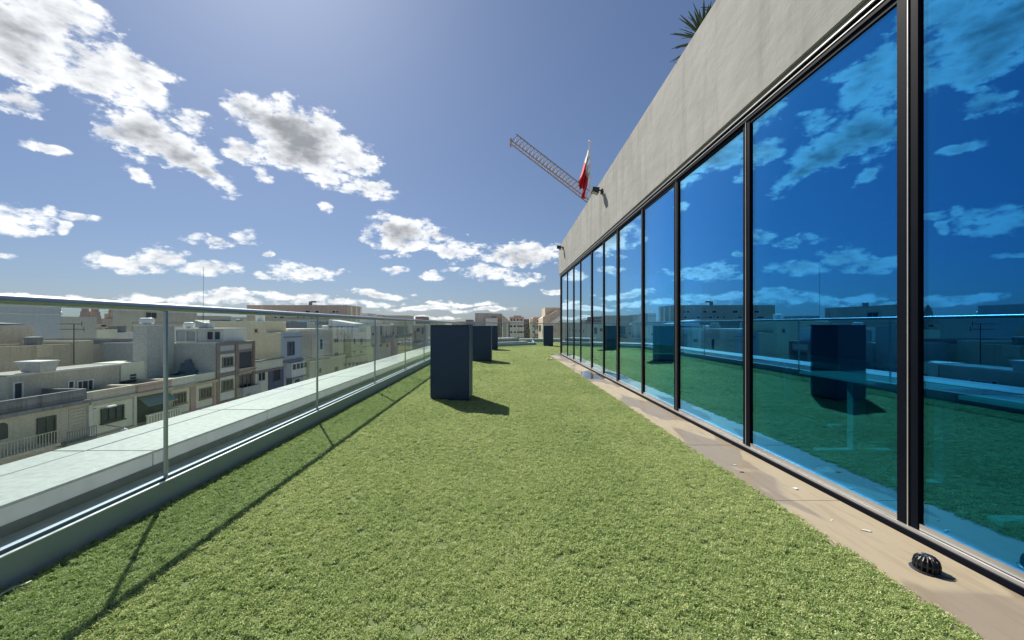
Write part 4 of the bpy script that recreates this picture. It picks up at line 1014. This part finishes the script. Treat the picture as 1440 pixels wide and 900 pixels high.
# ---------------- second row: roofs and blank walls behind
h = house('town_house', 'long sand-coloured blank wall behind the arched-window house', (-44, 33, GZ)); body(h, -47, -42, 26, 38.85, -.68, SAND, par=.3)
bx(-41.999, -41.95, fy(51, 42), fy(73, 42), fz(62, 502, 42), fz(62, 486, 42)).build('patch', YELLOW, h)
h = house('town_house', 'bright yellow wall end beside the aerial mast', (-44, 40, GZ)); body(h, -47, -42, 38.87, 40.8, -.42, YELLOW, par=.2)
h = house('town_house', 'beige grey house with dark parapet and a navy door on its roof terrace', (-44, 43, GZ)); body(h, -50, -42, 40.82, fy(187, 42), -.36, STONE, par=.45, parmat=DARKG)
wx(h, 164, 178.5, 502, 516, a=42, frame=PALE, glass=SHUT, bars=1, sill=False, name='door')
for xa, xb, mt in ((163, 167, WHITEW), (179.5, 182, WHITEW)): bx(-41.998, -41.9, fy(xa, 42), fy(xb, 42), -2.2, -.8).build('pilaster', mt, h)
h = house('town_house', 'beige block with a rooftop awning at the left edge', (-52, 40, GZ)); body(h, -60, -48.5, 33, fy(48, 48.5), .98, STONE, par=.3)
MB().hexa([(-54, fy(-40, 50), 1.0), (-49, fy(-40, 50), 1.2), (-49, fy(20, 50), 1.2), (-54, fy(20, 50), 1.0)], [(-54, fy(-40, 50), 1.55), (-49, fy(-40, 50), 1.28), (-49, fy(20, 50), 1.28), (-54, fy(20, 50), 1.55)]).build('roof_canopy', DARKG, h)
h = house('apartment_block', 'big blank blue-grey block rising at the left edge', (-66, 48, GZ), 'building'); body(h, -80, -62, 38, fy(86, 62), 3.85, BLUEG, par=.3)
band(h, -62, 38.1, fy(86, 62) - .1, 2.55, 2.66, .06, PALE, 'string_course')
h = house('apartment_block', 'lower blue-grey blank block behind the aerial mast', (-66, 57, GZ), 'building'); body(h, -76, -62.2, fy(86, 62) + .05, fy(136, 62.2), 2.35, GREYW, par=.25)
# aerial
def aerial(label, x, yb_, yt, Y, booms):
    b0 = at(x, yb_, Y); t0 = at(x, yt, Y)
    t = thing('aerial', label, 'aerial', b0, 'rooftop aerials'); MB().tube(b0, t0, .035, 6).build('mast', WIRE, t)
    for bt, l0, l1 in booms:
        p, q = at(x + l0, bt, Y), at(x + l1, bt, Y); m = MB().tube(p, q, .025, 5)
        for k in range(6):
            u = Vector(p).lerp(Vector(q), k / 5); m.tube((u.x, u.y - .35, u.z), (u.x, u.y + .35, u.z), .012, 4)
        m.tube((q[0], q[1], q[2] - .25), (q[0], q[1], q[2] + .25), .02, 4); tag(m.build('boom', WIRE, t), kind='stuff')
aerial('tall television aerial with two booms before the grey blank block', 104, 512, 456, 37.5, [(455.5, -20, 11), (463, -18, 14)])
aerial('thin tall radio mast rising above the handrail', 286, 450, 375, 110, [])
aerial('small cross-shaped aerial between the church towers and the dome', 154.5, 447, 434, 120, [(438, -8, 7)])
aerial('short aerial on the roofs behind the glazed roof room', 285.5, 457, 440, 70, [(455, -5, 5)])
aerial('thin mast on the far skyline before the nearest navy box', 582.5, 452, 440, 210, [])
h = house('town_house', 'cream rooftop blocks crowded beside the grey stair tower', (-66, 62, GZ)); body(h, -74, -64, fy(136, 64), fy(165, 64), .45, CREAM, par=.3); bx(-70, -64.5, fy(138, 64), fy(152, 64), .15, 1.3).build('roof_room', STONE, h)
wx(h, 141, 150, 456, 460, a=64.5, frame=STONE, glass=SHUT, bars=0)
h = house('town_house', 'pale rooftop with dark hatches left of the grey stair tower', (-66, 68, GZ)); body(h, -74, -64, fy(165, 64) + .05, fy(200, 64), -.1, PALE, par=.3); bx(-69, -64.4, fy(167, 64), fy(181, 64), -.35, 1.0).build('roof_room', DARKG, h)
h = house('apartment_block', 'brown stone block with one dark opening behind the first glass post', (-94, 105, GZ), 'building'); body(h, -94.5, -92, fy(173, 92), fy(277, 92), 6.2, STONE2, par=.4)
wx(h, 204, 221, 438.5, 448, a=92, frame=TAN, glass=SHUT, bars=1, fw=.2); bx(-94.3, -91.8, fy(186, 92), fy(270, 92), GZ, 1.7).build('lower_wing', TAN, h)
roof_tank('small dark tank on the brown stone block, above the handrail', (-93.5, fy(222, 93.5), 6.2), .6, .7, .9)
# church far behind
cz = 300.0
ch = thing('church', 'distant church with two stone bell towers and a dome', 'church', (-cz, 290, GZ))
def tower(x0, x1):
    ya, yb = fy(x0, cz), fy(x1, cz); w_ = yb - ya; yc = (ya + yb) / 2
    m = MB(); m.box(-cz - w_, -cz, ya, yb, GZ, 2)
    for k, (rr_, zz) in enumerate(((.5, 2), (.46, 5), (.40, 8), (.30, 10.5))):
        m.box(-cz - w_ / 2 - w_ * rr_, -cz - w_ / 2 + w_ * rr_, yc - w_ * rr_, yc + w_ * rr_, zz + .01, zz + 3)
    m.lathe((-cz - w_ / 2, yc, 13.5), [(w_ * .28, 0), (w_ * .24, 1.0), (w_ * .1, 1.9), (.1, 2.6)], 10)
    m.build('bell_tower', PINK, ch)
tower(119.5, 128.5); tower(133.5, 143)
bx(-cz - 30, -cz - 2, fy(140, cz), fy(185, cz), GZ, 6).build('nave', TAN, ch)
ya, yb = fy(163, cz), fy(178.5, cz); rr_ = (yb - ya) / 2
bx(-cz - 2 * rr_, -cz, ya, yb, 6.01, 10).build('drum', TAN, ch)
MB().lathe((-cz - rr_, (ya + yb) / 2, 10), [(rr_ * .95, 0), (rr_ * .92, 2.2), (rr_ * .75, 4.2), (rr_ * .45, 5.6), (rr_ * .12, 6.2), (.25, 8)], 18).build('dome', TAN, ch, smooth=True)
# roofs right of the post
h = house('town_house', 'low beige roof with a row of tilted solar panels', (-70, 95, GZ)); body(h, -84, -70, fy(277, 70), fy(318, 70), .75, CREAM, par=.3)
for k in range(5):
    ya = fy(279 + 5.2 * k, 75); bx(-75, -74.9, ya, ya + .1, .5, 1.4).build('panel_prop', ALU, h)
    MB().hexa([(-76, ya, 2.3), (-73, ya + .2, 1.4), (-73, ya + 1.9, 1.4), (-76, ya + 1.6, 2.3)], [(-76, ya, 2.36), (-73, ya + .2, 1.46), (-73, ya + 1.9, 1.46), (-76, ya + 1.6, 2.36)]).build('solar_panel', PALE, h)
h = house('town_house', 'cluttered pale roof with grey tanks below the handrail', (-70, 104, GZ)); body(h, -84, -70, fy(318, 70) + .05, fy(352, 70), 1.0, PALE, par=.3)
bx(-74, -71, fy(306, 72), fy(319, 72), .7, 2.5).build('roof_room', DARKG, h); 
roof_tank('grey round tank on the cluttered pale roof', (-71.5, fy(335, 71.5), .7), .8, .8, 1.9)
h = house('apartment_block', 'long tan apartment block with a flat roof above the handrail', (-62, 126, GZ), 'building'); body(h, at(347, 0, 120)[0], -47, 120, 132, 7.15, TAN, par=.4)
for xa, xb in ((369, 377), (386, 391.5), (399, 407), (429, 436.5), (443, 449), (467, 472), (472.5, 476)): wy(h, xa, xb, 436.3, 440.5, 120, frame=PALE, glass=SHUT, bars=0, fw=.12, sill=False)
for xa, xb in ((362, 373), (385, 390), (393, 400), (417, 421), (425, 430), (435, 441), (452, 458), (470, 476)): wy(h, xa, xb, 444.5, 448, 120, frame=PALE, glass=SHUT, bars=0, fw=.12, sill=False)
for xa in (492, 499, 505): bx(-46.999, -46.7, fy(xa, 47), fy(xa + 2.2, 47), 1.2, 6.8).build('pier', CREAM, h)
bx(at(434, 0, 121)[0], at(437, 0, 121)[0], 121, 122, 6.76, 8.3).build('chimney', DARKG, h); bx(at(437, 0, 121)[0], at(442.5, 0, 121)[0], 120.9, 122.1, 8.0, 8.45).build('vent_cowl', DARKG, h)
h = house('apartment_block', 'dark grey block with white-framed windows below the long apartment block', (-50, 100, GZ), 'building'); body(h, at(361, 0, 95)[0], at(459, 0, 95)[0], 95, 108, 2.5, DARKG, par=.5, parmat=STONE2)
for xa, xb in ((386, 402), (432, 443)): wy(h, xa, xb, 453.3, 462, 95, frame=PALE, glass=STONE2, bars=1, fw=.25)
bx(at(378, 0, 90)[0], at(455, 0, 90)[0], 90, 90.2, -.9, .2).build('roof_rail', PALE, h)
h = house('town_house', 'shed roof of white sheeting behind the beige stone house', (-35, 86, GZ)); p, q = at(462, 449.5, 85), at(497, 455, 85)
MB().hexa([(p[0], 85, .9), (q[0], 85, .9), (q[0], 91, .9), (p[0], 91, .9)], [(p[0], 85, p[2]), (q[0], 85, q[2]), (q[0], 91, q[2]), (p[0], 91, p[2])]).build('roof', WHITEW, h); bx(p[0] - 1, q[0] + .2, 85.2, 91, GZ, .899).build('wall', DARKG, h)
h = house('town_house', 'dark blue-grey plant room on the roofs near the second glass post', (-31, 90, GZ)); p, q = at(496, 452, 92), at(515.5, 461, 92); body(h, p[0], q[0], 92, 100, p[2], BLUEG, par=.2)
# a dark stepped shape by the grey wall, then tanks standing on the roofs
pile = [(241, 531), (246, 526), (254, 524), (257, 519), (258.5, 510), (263, 509.5), (264.5, 505.5), (267.5, 505.5), (269, 510), (271.5, 513), (272.5, 519), (276.5, 519.5), (277.5, 527)]
pp = [at(x, y, 41.15) for x, y in pile]
tag(MB().prism([(p[0], p[2]) for p in pp] + [(pp[-1][0], -4.0), (pp[0][0], -4.0)], 'y', 40.75, 41.3).build('dark_stepped_shape', NAVYW, bevel=.04), 'dark stepped shape set against the blank grey side wall', 'pile')
roof_tank('dark round tank on the sand-coloured blank wall roof', (-43.2, 36.6, -.95), .55, .6, .9, DARKG)
roof_tank('white round tank on the long beige stone house roof', (-32.5, 72.6, -.17), .5, .55, 1.1, TANKW)
roof_tank('pale round tank on the yellow roof room of the blue-grey house', (-34.5, 56.5, 1.68), .55, .6, .9, TANKW)
hor_tank('white tank lying on the lower blue-grey blank block', -63.5, 56.5, 2.35, .35, 1.3, TANKW, 'y')
hor_tank('white tank on the roof of the brownish stone house', -31.5, 112, .75, .4, 1.8, TANKW, 'y')
# ---------------- end of the street, beyond the far balustrade
h = house('apartment_block', 'grey-tan apartment block with white lower wing behind the boxes', (-4, 115, GZ), 'building')
Yb = 110.0
def fb(root, xa, xb, yt, mat, dep=10, Y=Yb, name='wall', par=.3, z0=GZ):
    p, q = at(xa, yt, Y), at(xb, yt, Y); return body(root, p[0], q[0], Y, Y + dep, p[2], mat, par=par, name=name, z0=z0)
fb(h, 668, 691, 440.2, STONE2); fb(h, 691.2, 706, 440.8, TAN)
fb(h, 683, 699.5, 447.5, PALE, dep=3, Y=Yb - 3.5, name='lower_wing')
for xa, xb in ((692, 695), (696, 698.5)): wy(h, xa, xb, 444.3, 446.8, Yb, frame=TAN, glass=SHUT, bars=0, fw=.1, sill=False)
for k in range(6): wy(h, 700.5 + (k % 2) * 3, 702.6 + (k % 2) * 3, 452 + (k // 2) * 8, 457.5 + (k // 2) * 8, Yb, frame=STONE, glass=SHUT, bars=0, fw=.15, sill=False)
h = house('apartment_block', 'grey apartment block with rows of dark balcony doors beyond the far balustrade', (1, 108, GZ), 'building')
p0 = at(706.5, 443, Yb - 4); 
MB().prism([(at(706.5, 0, 106)[0], GZ), (at(716, 0, 106)[0], GZ), (at(716, 0, 106)[0], at(0, 451.5, 106)[2]), (at(713, 0, 106)[0], at(0, 448, 106)[2]), (at(706.5, 0, 106)[0], at(0, 443, 106)[2])], 'y', 106, 116).build('stepped_wall', STONE2, h)
fb(h, 716.2, 737, 445.5, TAN, Y=107); fb(h, 722, 733, 443.8, PINK, Y=110, dep=6, name='roof_room', z0=2)
for r_ in range(4):
    for c_i, xx in enumerate((707.5, 710.3, 713.2, 717.6, 721.5, 726.5, 731.5)):
        Yw = 106 if xx < 716 else 107
        if r_ == 0 and xx < 716: continue
        wy(h, xx, xx + (1.7 if xx < 716 else 3.2), 447.5 + r_ * 8.3, 452.6 + r_ * 8.3, Yw, frame=STONE, glass=SHUT, bars=0, fw=.14, sill=False)
for r_ in range(3):
    p, q = at(717, 456.8 + r_ * 8.3, 107), at(736.5, 0, 107); b_ = bx(p[0], q[0], 105.6, 106.99, p[2] - .2, p[2]).build('balcony', STONE2, h); bx(p[0], q[0], 105.6, 105.72, p[2] + .001, p[2] + 1).build('parapet', PALE, b_)
for xx in (712.2, 720.4, 725.4): p = at(xx, 0, 105.9); bx(p[0], p[0] + .35, 105.5, 105.59, GZ, 1.6).build('pier', CREAM, h)
h = house('apartment_block', 'dark recessed house front beside a cream pillar at the end of the street', (6.5, 112, GZ), 'building')
fb(h, 737.2, 745, 448.8, DARKG, Y=112); fb(h, 745.2, 749.5, 448.5, CREAM, Y=109, name='pillar'); fb(h, 749.7, 763, 446.2, PINK, Y=111)
for r_ in range(4): wy(h, 739, 743, 451 + r_ * 8, 456.5 + r_ * 8, 112, frame=STONE2, glass=SHUT, bars=1, fw=.14, sill=False); wy(h, 754, 758.5, 449.5 + r_ * 8, 453.5 + r_ * 8, 111, frame=CREAM, glass=SHUT, bars=0, fw=.14, sill=False)
b_ = at(752, 468, 111); bx(b_[0], b_[0] + 1.6, 109.6, 110.99, b_[2] - .2, b_[2] + .9).build('balcony', WHITEW, h)
h = house('gabled_house', 'sand-coloured house with sloping gable and white stair by the building corner', (12, 95, GZ), 'house')
Yg = 92.0
g = [at(763.5, 480, Yg), at(830, 480, Yg), at(830, 437, Yg), at(783.5, 436.5, Yg), at(763.5, 447, Yg)]
MB().prism([(p[0], p[2] if i > 1 else GZ) for i, p in enumerate(g)], 'y', Yg, Yg + 12).build('wall', SAND, h)
fb(h, 766.5, 800, 432.5, SAND, Y=Yg + 6, dep=9, name='upper_block', z0=0); p, q = at(763, 447.2, Yg), at(783.6, 436.2, Yg)
MB().hexa([(p[0], Yg - .15, p[2]), (q[0], Yg - .15, q[2]), (q[0], Yg - .001, q[2]), (p[0], Yg - .001, p[2])], [(p[0], Yg - .15, p[2] + .22), (q[0], Yg - .15, q[2] + .22), (q[0], Yg - .001, q[2] + .22), (p[0], Yg - .001, p[2] + .22)]).build('gable_coping', PINK, h)
for k, (xa, ya_, xb, yb_) in enumerate(((774.5, 454, 790, 443.5), (777.5, 455.5, 793, 445.5))):
    p, q = at(xa, ya_, Yg - 1.2 - k), at(xb, yb_, Yg - 1.2 - k)
    MB().hexa([(p[0], p[1], p[2] - .2), (q[0], p[1], q[2] - .2), (q[0], p[1] + .3, q[2] - .2), (p[0], p[1] + .3, p[2] - .2)], [(p[0], p[1], p[2] + .12), (q[0], p[1], q[2] + .12), (q[0], p[1] + .3, q[2] + .12), (p[0], p[1] + .3, p[2] + .12)]).build('stair_string', WHITEW, h)
wy(h, 757.5, 761, 457, 466, Yg + 2, frame=CREAM, glass=SHUT, bars=0, fw=.15); wy(h, 779, 784, 464, 466.5, Yg, frame=STONE, glass=STONE2, bars=0, fw=.12)

# ---------------- far roofs to the skyline
skyl = [(506, 517, 440.5, 200, PALE, 'pale skyline block at the right end of the long tan apartment block'),
        (517, 533, 442.4, 230, STONE2, 'grey skyline block just beyond the long tan apartment block'),
        (538, 573.5, 443.6, 210, STONE2, 'wide grey-brown skyline block left of the thin mast'),
        (584, 595, 445, 180, BROWNT, 'dark brown roof box on the skyline left of the nearest navy box'),
        (597, 606, 450, 190, TAN, 'low tan skyline block touching the nearest navy box'),
        (606, 640, 453.5, 240, STONE, 'low limestone skyline block just above the nearest navy box'),
        (640, 668, 452, 260, TAN, 'low tan skyline block above the gap between the navy boxes'),
        (655, 664, 449.5, 250, DARKG, 'small dark grey roof box left of the grey-tan apartment block'),
        (277, 297, 444, 190, STONE2, 'grey skyline block right of the brown stone block'),
        (297.5, 317.5, 447, 210, PALE, 'pale skyline block under the thin radio mast'),
        (318, 347, 446, 220, CREAM, 'cream skyline block left of the long tan apartment block')]
for xa, xb, yt, Y_, mt, lb in skyl:
    h = house('distant_house', lb, (at(xa, 0, Y_)[0], Y_, GZ), group='distant blocks on the skyline'); fb(h, xa, xb, yt, mt, Y=Y_, dep=14)
    for q in range(3):
        xx = xa + (xb - xa) * (q + .35) / 3.2; wy(h, xx, xx + 1.6, yt + 3, yt + 5, Y_, frame=STONE, glass=SHUT, bars=0, fw=.2, sill=False)

# ================================================================== CRANE
Yc = 62.0
cr = thing('tower_crane', 'lattice crane jib rising to the left behind the pavilion roof', 'crane', (22, Yc + 8, GZ))
tip = Vector(at(719, 199, Yc)); tail = Vector(at(836, 289, Yc + 4)); axis = (tail - tip).normalized(); tail = tip + axis * ((tail - tip).length * 1.55)
side = Vector((.35, 1, 0)); side = (side - axis * side.dot(axis)).normalized(); upv = side.cross(axis).normalized()
if upv.z < 0: upv = -upv
s_w = 1.3
def chord(o): return tip + o, tail + o
top = upv * 1.3; lo = -side * s_w - upv * .1; hi = side * s_w - upv * .1
for o in (top, lo, hi):
    a_, b_ = chord(o); MB().tube(a_, b_, .095, 6).build('chord', CRANEM, cr)
br = MB(); bl = MB(); Ln = (tail - tip).length; n = 40
for i in range(n):
    s0, s1, sm = Ln * i / n, Ln * (i + 1) / n, Ln * (i + .5) / n
    for o in (lo, hi): br.tube(tip + axis * s0 + o, tip + axis * sm + top, .048, 4); bl.tube(tip + axis * sm + top, tip + axis * s1 + o, .055, 4)
    br.tube(tip + axis * s0 + lo, tip + axis * s1 + hi if i % 2 else tip + axis * s0 + hi, .03, 4); br.tube(tip + axis * s0 + lo, tip + axis * s0 + hi, .035, 4)
tag(br.build('bracing', CRANEM, cr), kind='stuff'); tag(bl.build('bracing', CRANEL, cr), kind='stuff')
bx(tip.x - .25, tip.x + .05, tip.y - 1.3, tip.y + 1.3, tip.z - .3, tip.z - .12).build('tip_sheave', CRANEM, cr)
m = MB(); mx_, my_ = tail.x, tail.y
for ux in (-.9, .9):
    for uy in (-.9, .9): m.tube((mx_ + ux, my_ + uy, GZ), (mx_ + ux, my_ + uy, tail.z + 2), .1, 5)
for k in range(16):
    z0_ = GZ + k * 1.8
    for uy in (-.9, .9): m.tube((mx_ - .9, my_ + uy, z0_), (mx_ + .9, my_ + uy, z0_ + 1.8), .05, 4)
    for ux in (-.9, .9): m.tube((mx_ + ux, my_ - .9, z0_), (mx_ + ux, my_ + .9, z0_ + 1.8), .05, 4)
m.build('mast', CRANEM, cr)
